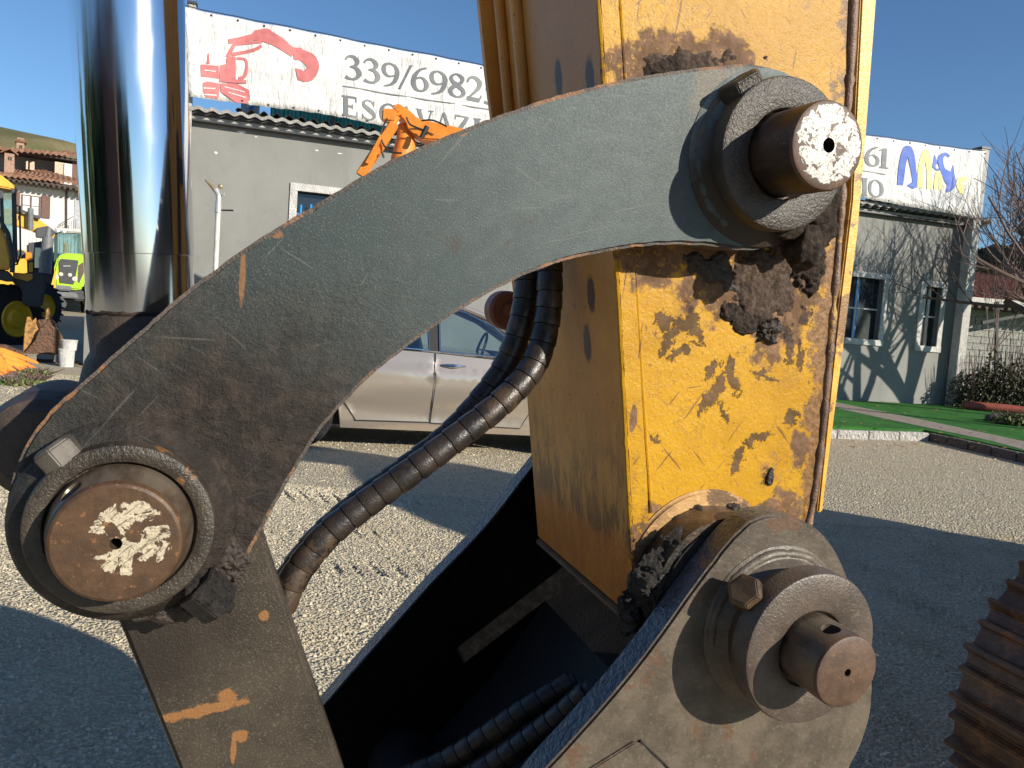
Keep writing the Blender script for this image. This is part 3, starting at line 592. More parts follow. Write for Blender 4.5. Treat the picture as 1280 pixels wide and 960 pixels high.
hose('farther ridged hose behind the first',[(640,150,-.30),(652,260,-.27),(659,345,-.235),(650,410,-.22),(630,460,-.215),(600,502,-.21),(560,545,-.205),(505,588,-.205),(450,628,-.2),(400,672,-.195),(368,712,-.19),(345,750,-.18)],.0168,phase=.01)
hose(None,[(480,985,-.36),(560,950,-.34),(620,912,-.31),(665,882,-.29),(720,850,-.27)],.018)
hose(None,[(540,1000,-.3),(610,960,-.28),(660,925,-.26),(700,895,-.24),(740,860,-.22)],.018)
# --- rest of the machine, beyond the frame to the right
mYelF=mat_dirty('faded_yellow_body',(.55,.30,.045),(.66,.38,.07),(.2,.1,.04),.66,.2,.45)
tp=ext((770,320),(748,0),2.55)+Vector((.13,0))
bm_=[(tp[0]-.14,tp[1]-.1),(tp[0]-.12,tp[1]+.25),(1.1,3.7),(2.0,3.98),(3.5,3.78),(4.4,3.42),(5.3,2.98),(6.5,1.8),(6.1,1.6),(5.15,2.58),(4.2,3.0),(3.2,3.38),(2.0,3.5),(1.3,3.2),(tp[0]+.16,tp[1]-.1)]
MB().prism(bm_,-.38,-.05,'z').build('boom',mYelF,root,bevel=.02)
MB().prism([(4.6,1.0),(4.6,1.75),(5.2,1.9),(6.8,1.9),(6.95,1.8),(6.95,1.0)],-.55,1.15,'z').build('upper_body',mYelF,root,bevel=.05)
MB().prism([(4.5,1.05),(4.38,1.9),(4.95,2.72),(5.3,2.95),(6.3,2.95),(6.4,1.1)],.2,1.13,'z').build('cab',mBlack,root,bevel=.05)
for s_ in (-1.5,.72):
    ue=7.0 if s_>0 else 5.3
    pts=[(4.05+.5*math.cos(R_(a)),.5+.5*math.sin(R_(a))) for a in range(90,271,15)]+[(ue+.5*math.cos(R_(a)),.5+.5*math.sin(R_(a))) for a in range(-90,91,15)]
    MB().prism(pts,s_,s_+.5,'z').build('crawler_track',mBossR,root,bevel=.02)
MB().prism([(4.6,.45),(4.6,1.0),(5.8,1.0),(5.8,.45)],-1.0,.72,'z').build('undercarriage',mYelF,root)
# ================================================================== crawler track at the right edge
ct=thing('crawler_track','rusty steel crawler track with worn bar grousers at the lower right edge of the photo','crawler track')
tc=PD(1330,852,2.02); mm=MROT.to_4x4(); mm.translation=(tc.x,tc.y,0); ct.matrix_world=mm
TR=tc.z-.035
mTrk=mat_dirty('rusty_track_steel',(.070,.035,.018),(.15,.075,.035),(.23,.10,.035),.55,.9,.5,gs=150)
mTrk2=mat_dirty('worn_track_edge',(.16,.10,.07),(.26,.18,.13),(.12,.06,.03),.55,.9,.45,gs=150)
def shoe():
    # local: x along the track, y outward, z across (0..0.5); two grousers
    prof=[(-.066,0),(-.066,.012),(-.052,.016),(-.046,.046),(-.034,.046),(-.026,.016),(.016,.013),(.022,.036),(.032,.036),(.040,.013),(.064,.010),(.064,0)]
    mb=MB().prism(prof,0,.5,'z'); o=mb.build('track_shoe',mTrk,ct,bevel=.003,segs=2); return o
sh0=shoe()
mBolt=mBoss
lk=MB()
for wz in (.18,.32): lk.box(-.05,.05,-.06,0,wz-.02,wz+.02)
nub=[MB().lathe([(.001,0),(.013,0),(.013,.010),(.001,.010)],(xx,wz),8,'x') for xx,wz in ()]
cx,cy=0,TR+.035; rad=TR; N=11; places=[]
for i in range(N): 
    a=math.pi/2+math.pi*(i+.0)/N; places.append((cx+rad*math.cos(a),cy+rad*math.sin(a)-.0,a))
pitch=math.pi*rad/N; nst=22
for i in range(nst): places.append((cx+pitch*(i+.0),cy-rad,-math.pi/2)); 
for i in range(1,nst): places.append((cx+pitch*i,cy+rad,math.pi/2))
for k,(x,y,a) in enumerate(places):
    o=sh0 if k==0 else sh0.copy()
    if k: COL.objects.link(o); o.parent=ct
    o.location=(x,y,0); o.rotation_euler=(random.uniform(-.01,.01),0,a-math.pi/2+random.uniform(-.02,.02))
MB().lathe([(.001,.15),(rad-.07,.15),(rad-.07,.35),(.001,.35)],(cx,cy),40).build('idler_wheel',mBossR,ct,smooth=True)
MB().box(.2,pitch*21,cy-.16,cy+.16,.12,.38).build('track_frame',mYelF,ct,bevel=.02)
for k in range(nst): 
    pass
# ================================================================== GROUND
def sm(t): t=max(0,min(1,t)); return t*t*(3-2*t)
def rut(x,y):
    h=.022*noise.noise(Vector((x*.8,y*.8,3)))+.012*noise.noise(Vector((x*2.6,y*2.6,7)))
    for y0,xa,xb,ln in ((5.15,-2.1,-.55,.16),(4.35,-1.7,-.35,.14),(3.7,-1.5,.6,.13)):
        yy=y0+.10*(x+1.2)
        if xa<x<xb and abs(y-yy)<ln:
            h-=.026*max(0,math.sin((x+.12*(y-yy)*4+.03*noise.noise(Vector((x*5,y0,0))))*2*math.pi/.105))**2*(1-(abs(y-yy)/ln)**4)*max(0,min(1,.55+1.3*noise.noise(Vector((x*2.3,y*2,y0)))))
    return h*sm((7.5-y)/2)*sm((y-1)/.5)
def gh(x,y): return .62*sm((y-19)/11)*sm((-x-2)/4)+(rut(x,y) if 1<y<7.5 and abs(x)<7 else 0)
def gravel_mat():
    m=Mt('gravel'); v=m.voro(60,out='Color'); vd=m.voro(60); n=m.noise(.9,4,.6); nf=m.noise(25,5,.7)
    sep=m.n('ShaderNodeSeparateColor'); m.put(sep.inputs[0],v); r=sep.outputs[0]
    c=m.mx(r,(.42,.365,.26),(.66,.585,.44)); c=m.mx(m.mr(vd,.35,.75,0,.5),c,(.25,.21,.15))
    c=m.mx(m.mr(n,.35,.65,0,.5),c,(.46,.39,.27)); c=m.mx(m.mr(nf,.55,.75,0,.35),c,(.58,.52,.42))
    h=m.ma('ADD',m.ma('MULTIPLY',vd,-1.2),m.ma('MULTIPLY',m.noise(6,5,.6),.8))
    return m.out(c,.92,0,m.bump(h,.9,.02),.25)
mGr=gravel_mat()
xs=sorted(set([-900,-400,-200,-120,-80]+list(np.arange(-60,60,1.5))+list(np.arange(-7,-2.4,.25))+list(np.arange(-2.4,1,.03))+list(np.arange(1,7,.25))+[80,120,200,400,900])); ys=sorted(set([-60,-30,-15]+list(np.arange(-8,60,1.5))+list(np.arange(1,3.2,.2))+list(np.arange(3.2,5.6,.03))+list(np.arange(5.6,7.6,.2))+[80,120,200,400,900,1600]))
P=[[Vector((x,y,gh(x,y))) for x in xs] for y in ys]
g=MB().grid(P).build('ground',mGr,None,smooth=True); g['kind']='structure'
# loose stones: counted by nobody
mSt=Mt('stone'); oi=mSt.n('ShaderNodeObjectInfo').outputs['Random']; cr=mSt.n('ShaderNodeValToRGB'); mSt.put(cr.inputs[0],oi)
e=cr.color_ramp.elements; e[0].color=(.32,.275,.20,1); e[1].color=(.72,.65,.50,1); x=e.new(.35); x.color=(.46,.40,.29,1); x=e.new(.7); x.color=(.60,.535,.405,1)
ol=mSt.n('ShaderNodeObjectInfo').outputs['Location']; v1=mSt.noise(.9,5,.65,vec=ol); v2=mSt.noise(4.5,3,.6,vec=ol)
mSt=mSt.out(mSt.mx(mSt.mr(v2,.45,.7,0,.4),mSt.mx(mSt.mr(v1,.38,.62,0,.55),cr.outputs[0],(.52,.43,.29)),(.32,.28,.21)),.85,0,None,.3)
pts=[]
def scat(n,d0,d1,pw):
    t=rng.random(n)**pw; d=d0+(d1-d0)*t; px=rng.uniform(-.82,.82,n); x=px*d
    return np.stack([x,d,np.zeros(n)],1)
A_=np.concatenate([scat(170000,1.6,5.5,.62),scat(120000,5,12,.6)])
A_[:,2]=[gh(a,b)-.001 for a,b,_ in A_.tolist()]
me=bpy.data.meshes.new('gravel_stones'); me.from_pydata([tuple(a) for a in A_],[],[])
att=me.attributes.new('sz','FLOAT','POINT'); sz=(.0032+.0052*rng.random(len(A_))**2.6+.006*(rng.random(len(A_))>.992))*np.where(A_[:,1]>5,1.25,1.); att.data.foreach_set('value',sz.astype(np.float32))
go=bpy.data.objects.new('gravel_stones',me); COL.objects.link(go); go['kind']='stuff'; go['label']='loose pale crushed gravel covering the whole yard'; go['category']='gravel'
ng=bpy.data.node_groups.new('stones','GeometryNodeTree'); ng.interface.new_socket('Geometry',in_out='INPUT',socket_type='NodeSocketGeometry'); ng.interface.new_socket('Geometry',in_out='OUTPUT',socket_type='NodeSocketGeometry')
gi=ng.nodes.new('NodeGroupInput'); goo=ng.nodes.new('NodeGroupOutput'); ip=ng.nodes.new('GeometryNodeInstanceOnPoints'); ic=ng.nodes.new('GeometryNodeMeshIcoSphere'); ic.inputs['Radius'].default_value=1; ic.inputs['Subdivisions'].default_value=1
spn=ng.nodes.new('GeometryNodeSetPosition'); nz=ng.nodes.new('ShaderNodeTexNoise'); nz.inputs['Scale'].default_value=1.3; nz.inputs['Detail'].default_value=1
vm=ng.nodes.new('ShaderNodeVectorMath'); vm.operation='SUBTRACT'; vm.inputs[1].default_value=(.5,.5,.5); vs=ng.nodes.new('ShaderNodeVectorMath'); vs.operation='SCALE'; vs.inputs['Scale'].default_value=1.6
ng.links.new(nz.outputs['Color'],vm.inputs[0]); ng.links.new(vm.outputs[0],vs.inputs[0]); ng.links.new(ic.outputs['Mesh'],spn.inputs['Geometry']); ng.links.new(vs.outputs[0],spn.inputs['Offset'])
smt=ng.nodes.new('GeometryNodeSetMaterial'); smt.inputs['Material'].default_value=mSt; ng.links.new(spn.outputs[0],smt.inputs[0])
rr=ng.nodes.new('FunctionNodeRandomValue'); rr.data_type='FLOAT_VECTOR'; rr.inputs[0].default_value=(0,0,0); rr.inputs[1].default_value=(6.28,6.28,6.28)
rs=ng.nodes.new('FunctionNodeRandomValue'); rs.data_type='FLOAT_VECTOR'; rs.inputs[0].default_value=(.75,.6,.45); rs.inputs[1].default_value=(1.35,1.1,.9); rs.inputs['Seed'].default_value=5
na=ng.nodes.new('GeometryNodeInputNamedAttribute'); na.data_type='FLOAT'; na.inputs[0].default_value='sz'; vs2=ng.nodes.new('ShaderNodeVectorMath'); vs2.operation='SCALE'
ng.links.new(rs.outputs[0],vs2.inputs[0]); ng.links.new(na.outputs[0],vs2.inputs['Scale'])
ng.links.new(gi.outputs[0],ip.inputs['Points']); ng.links.new(smt.outputs[0],ip.inputs['Instance']); ng.links.new(rr.outputs[0],ip.inputs['Rotation']); ng.links.new(vs2.outputs[0],ip.inputs['Scale']); ng.links.new(ip.outputs[0],goo.inputs[0])
go.modifiers.new('stones','NODES').node_group=ng
# ================================================================== GREY BUILDING
B1=G(1193,512)
def hit_vert(px,py,P0,d):   # ray with the vertical plane through P0 with horizontal direction d
    n=Vector((-d.y,d.x,0)); r=ray(px,py); t=(P0-CAM).dot(n)/r.dot(n); return CAM+r*t
dist=math.hypot(B1.x,B1.y); r=ray(1222,283); HR=CAMZ+r.z*(B1.y/r.y)
r=ray(237,148); t=(HR-CAMZ)/r.z; A1=CAM+r*t; A1.z=0
wd=(B1-A1); WLEN=wd.length; wd.normalize(); WANG=math.atan2(wd.y,wd.x)
def WL(px,py,off=0):
    nrm=Vector((-wd.y,wd.x,0)); p=hit_vert(px,py,A1+nrm*off,wd)-A1; return (p.dot(wd),p.z)
def wallmat(name,c1,c2,patch=True):
    m=Mt(name); n=m.noise(.7,5,.6); c=m.mx(m.mr(n,.3,.7),c1,c2); c=m.mx(m.mr(m.noise(6,5,.7),.55,.75,0,.4),c,tuple(x*.8 for x in c1))
    st=m.noise(1,4,.65,vec=m.mapv((3,3,.35))); c=m.mx(m.mr(st,.55,.75,0,.35),c,tuple(x*.7 for x in c1))
    return m.out(c,.9,0,m.bump(m.noise(40,4,.7),.35,.01),.2)
mWall=wallmat('grey_render',(.225,.225,.213),(.275,.273,.258)); mWhite=simple('white_paint',(.78,.76,.72),.6,bump=.2)
mPlaster=simple('bare_plaster_patch',(.75,.74,.70),.8)
bld=thing('grey_building','long low grey rendered building with white framed windows and corrugated roof','building',tuple(A1),WANG)
wins=[] # (x0,x1,z0,z1) outer frame
w0=WL(363,228); w0b=WL(371,268); 
wins.append((w0[0],w0[0]+1.55,w0[1]-1.75,w0[1]))
a=WL(1112,343); b=WL(1104,433); wins.append((a[0]-1.55,a[0],b[1],a[1]))
a=WL(1152,350); b=WL(1176,441); a2=WL(1184,354); wins.append((a[0],a2[0],b[1],a[1]))
# wall with openings, split in columns
ft=.14
opn=[(x0+ft,x1-ft,z0+ft,z1-ft) for x0,x1,z0,z1 in wins]
XE=WLEN; x=-1.6; mb=MB(); TH=.3
for (x0,x1,z0,z1) in opn:
    mb.box(x,x0,0,TH,-.2,HR); mb.box(x0,x1,0,TH,-.2,z0); mb.box(x0,x1,0,TH,z1,HR); x=x1
mb.box(x,XE,0,TH,-.2,HR); mb.box(-1.6,-1.3,TH,7,-.2,HR); mb.box(XE-.3,XE,TH,7,-.2,HR); mb.box(-1.6,XE,6.7,7,-.2,HR)
mb.build('wall',mWall,bld)
mGlass=Mt('dark_window_glass').out((.02,.025,.035),.08,0,None,.8)
mCurt=simple('grey_curtain',(.25,.27,.30),.8); mBlue=simple('blue_paint',(.03,.25,.62),.4)
for k,(x0,x1,z0,z1) in enumerate(wins):
    f=MB().box(x0,x1,-.03,.12,z1-ft,z1).box(x0,x1,-.045,.12,z0,z0+ft).box(x0,x0+ft,-.027,.12,z0+ft,z1-ft).box(x1-ft,x1,-.027,.12,z0+ft,z1-ft).build('window',mWhite,bld,bevel=.005)
    MB().box(x0+ft,x1-ft,.15,.16,z0+ft,z1-ft).build('pane',mGlass,f)
    cm=MB(); cm.box((x0+x1)/2-.02,(x0+x1)/2+.02,.12,.148,z0+ft,z1-ft); cm.box(x0+ft,x1-ft,.118,.146,z0+.5*(z1-z0)-.02,z0+.5*(z1-z0)+.02)
    cm.build('sash_bar',mWhite if k else mBlack,f)
    # curtains / bars
    P_=[[Vector((x0+ft+(x1-x0-2*ft)*i/40,.22+.025*math.sin(i*1.9),z)) for i in range(41)] for z in (z0+ft,z1-ft)]
    MB().grid(P_).build('curtain',mCurt,f)
    if k==0:
        n=7
        for i in range(n):
            xx=x0+ft+.08+(x1-x0-2*ft-.16)*i/(n-1); MB().box(xx-.018,xx+.018,.03,.05,z0+ft,z1-ft-.25+.03*(i%2)).build('window_grille_bar',mBlue,f)
        for zz in (z1-ft-.42,z0+ft+.3): MB().box(x0+ft,x1-ft,.052,.066,zz-.018,zz+.018).build('window_grille_bar',mBlue,f)
    if k==1:
        xx=x1-ft-.62; MB().box(xx-.05,xx+.05,.125,.147,z0+ft,z1-ft).build('blue_frame',mBlue,f)
mFas=simple('pale_fascia',(.42,.41,.38),.7); mDkR=simple('dark_gutter',(.05,.05,.055),.5); mRoofS=simple('fibre_roof_sheet',(.50,.48,.45),.85,bump=.4)
MB().box(-1.7,XE+.1,-.16,0,HR-.02,HR+.035).build('fascia',mFas,bld,bevel=.005)
MB().box(-1.7,XE+.1,-.165,-.0,HR-.055,HR-.022).build('gutter',mDkR,bld)
def corr(x0,x1,y0,y1,z0,z1,pitch,amp,mat,name,par,th=.012,step=8):
    n=int((x1-x0)/pitch*step)+1; rows=[]
    for (y,z,o) in ((y0,z0,0),(y1,z1,0),(y1,z1,-th),(y0,z0,-th),(y0,z0,0)):
        rows.append([Vector((x0+(x1-x0)*i/(n-1),y,z+o+amp*math.sin(2*math.pi*i/step))) for i in range(n)])
    return MB().grid(rows).build(name,mat,par,smooth=True)
corr(-1.8,XE+.15,-.28,3.4,HR+.07,HR+.28,.24,.022,mDkR,'roof_underlay',bld)
corr(-1.8,XE+.15,-.34,3.4,HR+.15,HR+.38,.24,.022,mRoofS,'corrugated_roof',bld,.06)
mBeige=simple('beige_tiles',(.46,.36,.25),.85,bump=.4)
a=WL(295,145); b=WL(400,165); corr(a[0],b[0]+1.5,-.2,.9,HR+.23,HR+.40,.22,.04,mBeige,'tile_strip',bld)
mGreen=simple('green_fibreglass',(.14,.50,.40),.4); mGreenF=simple('rusty_green_frame',(.22,.18,.12),.6)
g0=WL(338,140,1.2)[0]; g1=WL(500,170,1.2)[0]
# green louvre standing on the roof
n=26
gl_=thing('green_screen','green ribbed screen standing on the roof edge under the long banner','screen',tuple(A1),WANG)
for k in range(3):
    xa=g0+(g1+1.2-g0)*k/3; xb=g0+(g1+1.2-g0)*(k+1)/3-.08
    P_=[[Vector((xa+(xb-xa)*i/70,1.2+.03*math.sin(i*1.35),z)) for i in range(71)] for z in (HR+.35,HR+1.0)]
    MB().grid(P_).build('ribbed_panel',mGreen,gl_)
    MB().box(xb+.0,xb+.08,1.15,1.25,HR+.3,HR+1.03).build('frame_post',mGreenF,gl_)
# white board left of the screen
wb=thing('roof_frame','small white and blue framed box on the roof left of the green screen','box frame',tuple(A1),WANG)
q0=WL(298,130,1.3); q1=WL(333,150,1.3)
MB().box(q0[0]+.05,q1[0]-.15,1.3,1.6,HR+.4,HR+1.15).build('box_body',mWhite,wb); 
for xx in (q0[0]+.2,q1[0]-.3): MB().bar((xx,1.28,HR+.6),(xx+.3,1.28,HR+1.15),.03).build('strut',mBlue,wb)
# plaster patches
for (x,y,w_,h_) in ((302,165,.16,.05),(270,191,.07,.045),(320,171,.06,.02),(396,188,.07,.03),(425,192,.10,.02),(462,197,.12,.03)):
    p=WL(x,y); pts=[(p[0]+w_/2*math.cos(t)*random.uniform(.7,1.1),p[1]+h_/2*math.sin(t)*random.uniform(.7,1.1)) for t in [i*math.pi/5 for i in range(10)]]
    MB().prism(pts,-.004,.002,'y').build('plaster_patch',mPlaster,bld)
# ------------------------------------------------ banner
bn=thing('banner','long white advertising banner with red digger picture, phone number and blue and yellow logo','banner',tuple(A1),WANG)
BO=-.45
tp_=[WL(x,y,BO) for x,y in ((230,9),(330,30),(440,51),(607,84),(850,128),(1075,168),(1160,181),(1230,190))]
bt_=[WL(x,y,BO) for x,y in ((236,122),(300,130),(400,143),(500,162),(607,183),(840,212),(1070,246),(1150,262),(1222,273))]
def interp(tab,s):
    for a,b in zip(tab,tab[1:]):
        if s<=b[0]: t=(s-a[0])/(b[0]-a[0]); return a[1]+(b[1]-a[1])*t
    return tab[-1][1]
def rip(s,z): return BO-.02+.022*math.sin(s*2.3+z*1.1)+.016*math.sin(s*7.1-z*3)+.003*math.sin(s*13+z*9)+.006*noise.noise(Vector((s*3,z*5,0)))
NS=240; rows=[]
for j in range(13):
    row=[]
    for i in range(NS+1):
        s_t=tp_[0][0]+(tp_[-1][0]-tp_[0][0])*i/NS; s_b=bt_[0][0]+(bt_[-1][0]-bt_[0][0])*i/NS; f=j/12
        zt=interp(tp_,s_t); zb=interp(bt_,s_b)+.015*abs(math.sin(i*.9)); s_=s_t+(s_b-s_t)*f; z=zt+(zb-zt)*f
        row.append(Vector((s_,rip(s_,z),z)))
    rows.append(row)
mBan=Mt('banner_cloth'); nb=mBan.noise(1.3,4,.6,vec=mBan.mapv((1,1,3))); mBan=mBan.out(mBan.mx(mBan.mr(nb,.4,.75),(.74,.725,.70),(.56,.545,.53)),.6,0,mBan.bump(mBan.noise(5,4,.6,vec=mBan.mapv((2,1,.6))),.9,.05),.3)
clo=MB().grid(rows).build('banner_cloth',mBan,bn,smooth=True)
sdm=clo.modifiers.new('s','SOLIDIFY'); sdm.thickness=.002; sdm.offset=1
def ribbon(mb,pts,closed=False,n=5,smooth=True):
    # pts: (px,py,width px) in picture of the banner plane
    P=spline([Vector(p) for p in pts],n,closed) if smooth and len(pts)>2 else [Vector(p) for p in pts]
    if not(smooth and len(pts)>2):
        Q=[]
        for a,b in zip(P,P[1:]): Q+= [a.lerp(b,t/3) for t in range(3)]
        P=Q+[P[-1]]
    if closed: P.append(P[0])
    vs=[];fs=[]
    for i,p in enumerate(P):
        a=P[max(i-1,0)] if not closed else P[(i-1)%(len(P)-1)]; b=P[min(i+1,len(P)-1)] if not closed else P[(i+1)%(len(P)-1)]
        d=Vector((b.x-a.x,b.y-a.y)); d=d.normalized() if d.length>0 else Vector((1,0)); nn=Vector((-d.y,d.x))
        for sgn in (1,-1):
            s_,z_=WL(p.x+nn.x*p.z/2*sgn,p.y+nn.y*p.z/2*sgn,BO); vs.append((s_,rip(s_,z_)-.013,z_))
    for i in range(len(P)-1): fs.append((2*i,2*i+1,2*i+3,2*i+2))
    mb.add(vs,fs)
def fillpoly(mb,pts):
    vs=[]
    for x,y in pts: s_,z_=WL(x,y,BO); vs.append((s_,rip(s_,z_)-.013,z_))
    mb.add(vs,[tuple(range(len(vs)))])
TK,TN=.21,.085
GL={'E':[[(.2,0,TK),(.2,1,TK)],[(.04,.97,TN),(.66,.97,TN)],[(.04,.03,TN),(.68,.03,TN)],[(.2,.5,TN),(.5,.5,TN)],[(.65,1,.05),(.67,.74,.05)],[(.68,0,.05),(.71,.28,.05)],[(.5,.38,.05),(.5,.62,.05)]],
'S':[[(.62,.78,.04),(.5,.95,.06),(.32,.97,.07),(.17,.85,.12),(.2,.68,.16),(.42,.52,.19),(.6,.36,.17),(.64,.2,.13),(.5,.05,.07),(.3,.03,.06),(.12,.18,.04)],[(.62,1,.05),(.62,.72,.05)],[(.12,0,.05),(.12,.28,.05)]],
'C':[[(.7,.75,.05),(.6,.93,.06),(.42,.97,.08),(.2,.82,.15),(.13,.5,.18),(.2,.18,.15),(.42,.03,.08),(.6,.07,.06),(.72,.22,.05)],[(.69,1,.05),(.69,.7,.05)]],
'A':[[(.38,1,.06),(.1,.03,.05)],[(.38,1,.10),(.66,.03,.18)],[(.18,.36,TN),(.55,.36,TN)],[(0,.02,.045),(.22,.02,.045)],[(.5,.02,.045),(.82,.02,.045)]],
'V':[[(.12,.97,.18),(.42,0,.09)],[(.68,.97,.05),(.42,0,.06)],[(-.02,.98,.045),(.28,.98,.045)],[(.55,.98,.045),(.78,.98,.045)]],
'Z':[[(.08,.96,.07),(.66,.96,.07)],[(.6,.95,.18),(.12,.05,.18)],[(.06,.04,.07),(.68,.04,.07)],[(.07,1,.05),(.06,.76,.05)],[(.69,0,.05),(.71,.26,.05)]],
'I':[[(.2,0,TK),(.2,1,TK)],[(.03,.97,.05),(.37,.97,.05)],[(.03,.03,.05),(.37,.03,.05)]],
'O':[[(.4,.97,.06),(.66,.8,.13),(.72,.5,.17),(.66,.2,.13),(.4,.03,.06),(.14,.2,.13),(.08,.5,.17),(.14,.8,.13)]],
'3':[[(.08,.78,.06),(.2,.94,.08),(.4,.95,.11),(.53,.77,.16),(.42,.58,.10),(.25,.53,.05)],[(.25,.53,.05),(.48,.50,.12),(.60,.28,.17),(.46,.06,.10),(.25,.02,.08),(.08,.08,.12)]],
'9':[[(.33,.96,.06),(.53,.86,.10),(.60,.62,.16),(.52,.28,.14),(.33,.09,.09),(.10,.0,.05)],[(.33,.96,.06),(.14,.85,.12),(.10,.66,.15),(.18,.48,.10),(.34,.43,.06),(.54,.52,.06)]],
'6':[[(.58,.99,.05),(.34,.88,.09),(.16,.64,.14),(.09,.34,.16),(.17,.1,.12),(.34,.03,.06),(.52,.12,.12),(.58,.32,.15),(.5,.5,.10),(.34,.57,.06),(.14,.46,.06)]],
'8':[[(.34,.97,.06),(.54,.83,.13),(.5,.64,.12),(.34,.52,.15),(.14,.35,.14),(.12,.15,.11),(.34,.03,.06),(.56,.15,.13),(.56,.34,.13),(.34,.52,.15),(.18,.66,.12),(.15,.84,.11)]],
'2':[[(.08,.72,.07),(.16,.9,.09),(.35,.96,.12),(.53,.82,.16),(.50,.58,.15),(.3,.3,.09),(.08,.07,.05)],[(.06,.07,.14),(.55,.07,.14)],[(.56,.13,.05),(.6,.28,.04)]],
'5':[[(.58,.93,.12),(.22,.93,.12)],[(.22,.95,.06),(.14,.58,.05)],[(.12,.56,.05),(.38,.58,.13),(.57,.38,.17),(.50,.12,.12),(.28,.01,.08),(.06,.05,.10)]],
'1':[[(.34,0,TK),(.34,.98,TK)],[(.34,.96,.06),(.12,.84,.05)],[(.14,.03,.05),(.54,.03,.05)]],
'/':[[(.02,-.03,.08),(.46,1.02,.08)]]}
mTxt=simple('grey_print',(.16,.17,.18),.6,var=.05); mRedP=simple('faded_red_print',(.56,.17,.17),.6,var=.08); mBluP=simple('blue_print',(.05,.12,.50),.6,var=.05); mYelP=simple('yellow_print',(.80,.70,.25),.6,var=.05)
def word(txt,x0,y0,pitch,h,slope,lean=0):
    for i,ch in enumerate(txt):
        mb=MB(); bx=x0+pitch*i; by=y0+slope*pitch*i
        for st in GL[ch]:
            pts=[(bx+x*h*1.12+lean*y*h, by-y*h+slope*x*h*1.12, w_*h*1.12) for x,y,w_ in st]
            ribbon(mb,pts,closed=(ch in 'O8'),smooth=len(pts)>2)
        o=mb.build('letter',mTxt,bn)
def numw(txt,xs,y0,h,slope):
    for ch,bx in zip(txt,xs):
        mb=MB(); by=y0+slope*(bx-xs[0])
        for st in GL[ch]:
            pts=[(bx+x*h*1.10, by-y*h+slope*x*h*1.1, w_*h*1.2) for x,y,w_ in st]; ribbon(mb,pts,closed=(ch in 'O8'),smooth=len(pts)>2)
        mb.build('letter',mTxt,bn)
numw('339/69825',(429,452.5,476.5,498.5,513.5,536,559,581,603),98,30.5,.178)
word('ESCAVAZI',426.5,144.5,23.4,25,.172)
numw('61',(1080.5,1095),207,25,.14); numw('IO',(1075,1085),244,22,.13)
mb=MB(); ribbon(mb,[(428,108,1.3),(520,123,1.3),(614,138,1.3)]); ribbon(mb,[(1074,213,1),(1107,218,1)],smooth=False); mb.build('printed_rule',mTxt,bn)
Z=lambda pts:[(220+x/3.048,y/3.048) for x,y in pts]
Zr=lambda pts:[(220+x/3.048,y/3.048,w/3.048) for x,y,w in pts]
mb=MB()
fillpoly(mb,Z([(104,318),(120,312),(165,318),(168,330),(162,376),(118,374),(104,350)])); fillpoly(mb,Z([(170,318),(230,318),(280,345),(284,380),(268,396),(228,392),(190,366),(170,350)]))
fillpoly(mb,Z([(95,248),(163,252),(165,300),(97,294)])); fillpoly(mb,Z([(168,250),(192,244),(196,300),(268,306),(268,320),(166,312)]))
fillpoly(mb,Z([(190,300),(192,222),(205,215),(228,216),(228,300)])); fillpoly(mb,Z([(118,246),(122,205),(126,205),(130,246)]))
ribbon(mb,Zr([(232,222,10),(262,226,10),(270,250,10),(262,290,14),(238,300,12)]))
ribbon(mb,Zr([(196,218,14),(214,186,14),(232,168,12),(330,160,12)])); ribbon(mb,Zr([(212,208,13),(300,190,13),(326,176,14)]))
ribbon(mb,Zr([(200,160,18),(240,152,20),(290,142,24),(330,140,40),(365,150,44),(400,172,36),(450,205,34)]))
fillpoly(mb,Z([(288,130),(300,116),(345,110),(362,118),(362,150),(300,150)]))
ribbon(mb,Zr([(350,120,10),(410,158,10),(440,186,12),(480,192,14)]));
ribbon(mb,Zr([(448,215,28),(480,215,40),(510,232,50),(522,262,44),(500,292,48),(465,285,22)])); fillpoly(mb,Z([(455,262),(478,268),(500,300),(520,310),(490,316),(465,308)]))
ribbon(mb,Zr([(462,230,8),(480,196,8),(498,205,8)]))
mb.build('digger_picture',mRedP,bn)
mb=MB()
for pts in ([(205,262),(216,262),(216,272),(205,272)],): fillpoly(mb,Z(pts))
for a,b in (((106,338),(150,338)),((110,362),(155,364)),((185,330),(262,352)),((200,352),(268,374)),((108,270),(152,274))):
    ribbon(mb,[(220+a[0]/3.048,a[1]/3.048,1.3),(220+b[0]/3.048,b[1]/3.048,1.3)],smooth=False)
for v in range(len(mb.v)): mb.v[v].y-=.003
mb.build('picture_gap',mBan,bn)
Y=lambda pts:[(1120+x/4.175,100+y/4.175,w/4.175) for x,y,w in pts]
Yf=lambda pts:[(1120+x/4.175,100+y/4.175) for x,y in pts]
mb=MB(); ribbon(mb,Y([(14,550,30),(24,450,32),(45,368,34),(60,372,34),(78,450,32),(92,520,28),(88,562,22)])); fillpoly(mb,Yf([(50,552),(104,515),(100,562),(84,570)]))
fillpoly(mb,Yf([(180,455),(198,388),(228,480),(200,474)])); ribbon(mb,Y([(275,400,12),(250,388,18),(226,410,26),(236,470,34),(275,510,60),(285,550,44),(262,584,14)])); fillpoly(mb,Yf([(268,520),(300,440),(306,500),(296,540)]))
mb.build('blue_logo',mBluP,bn)
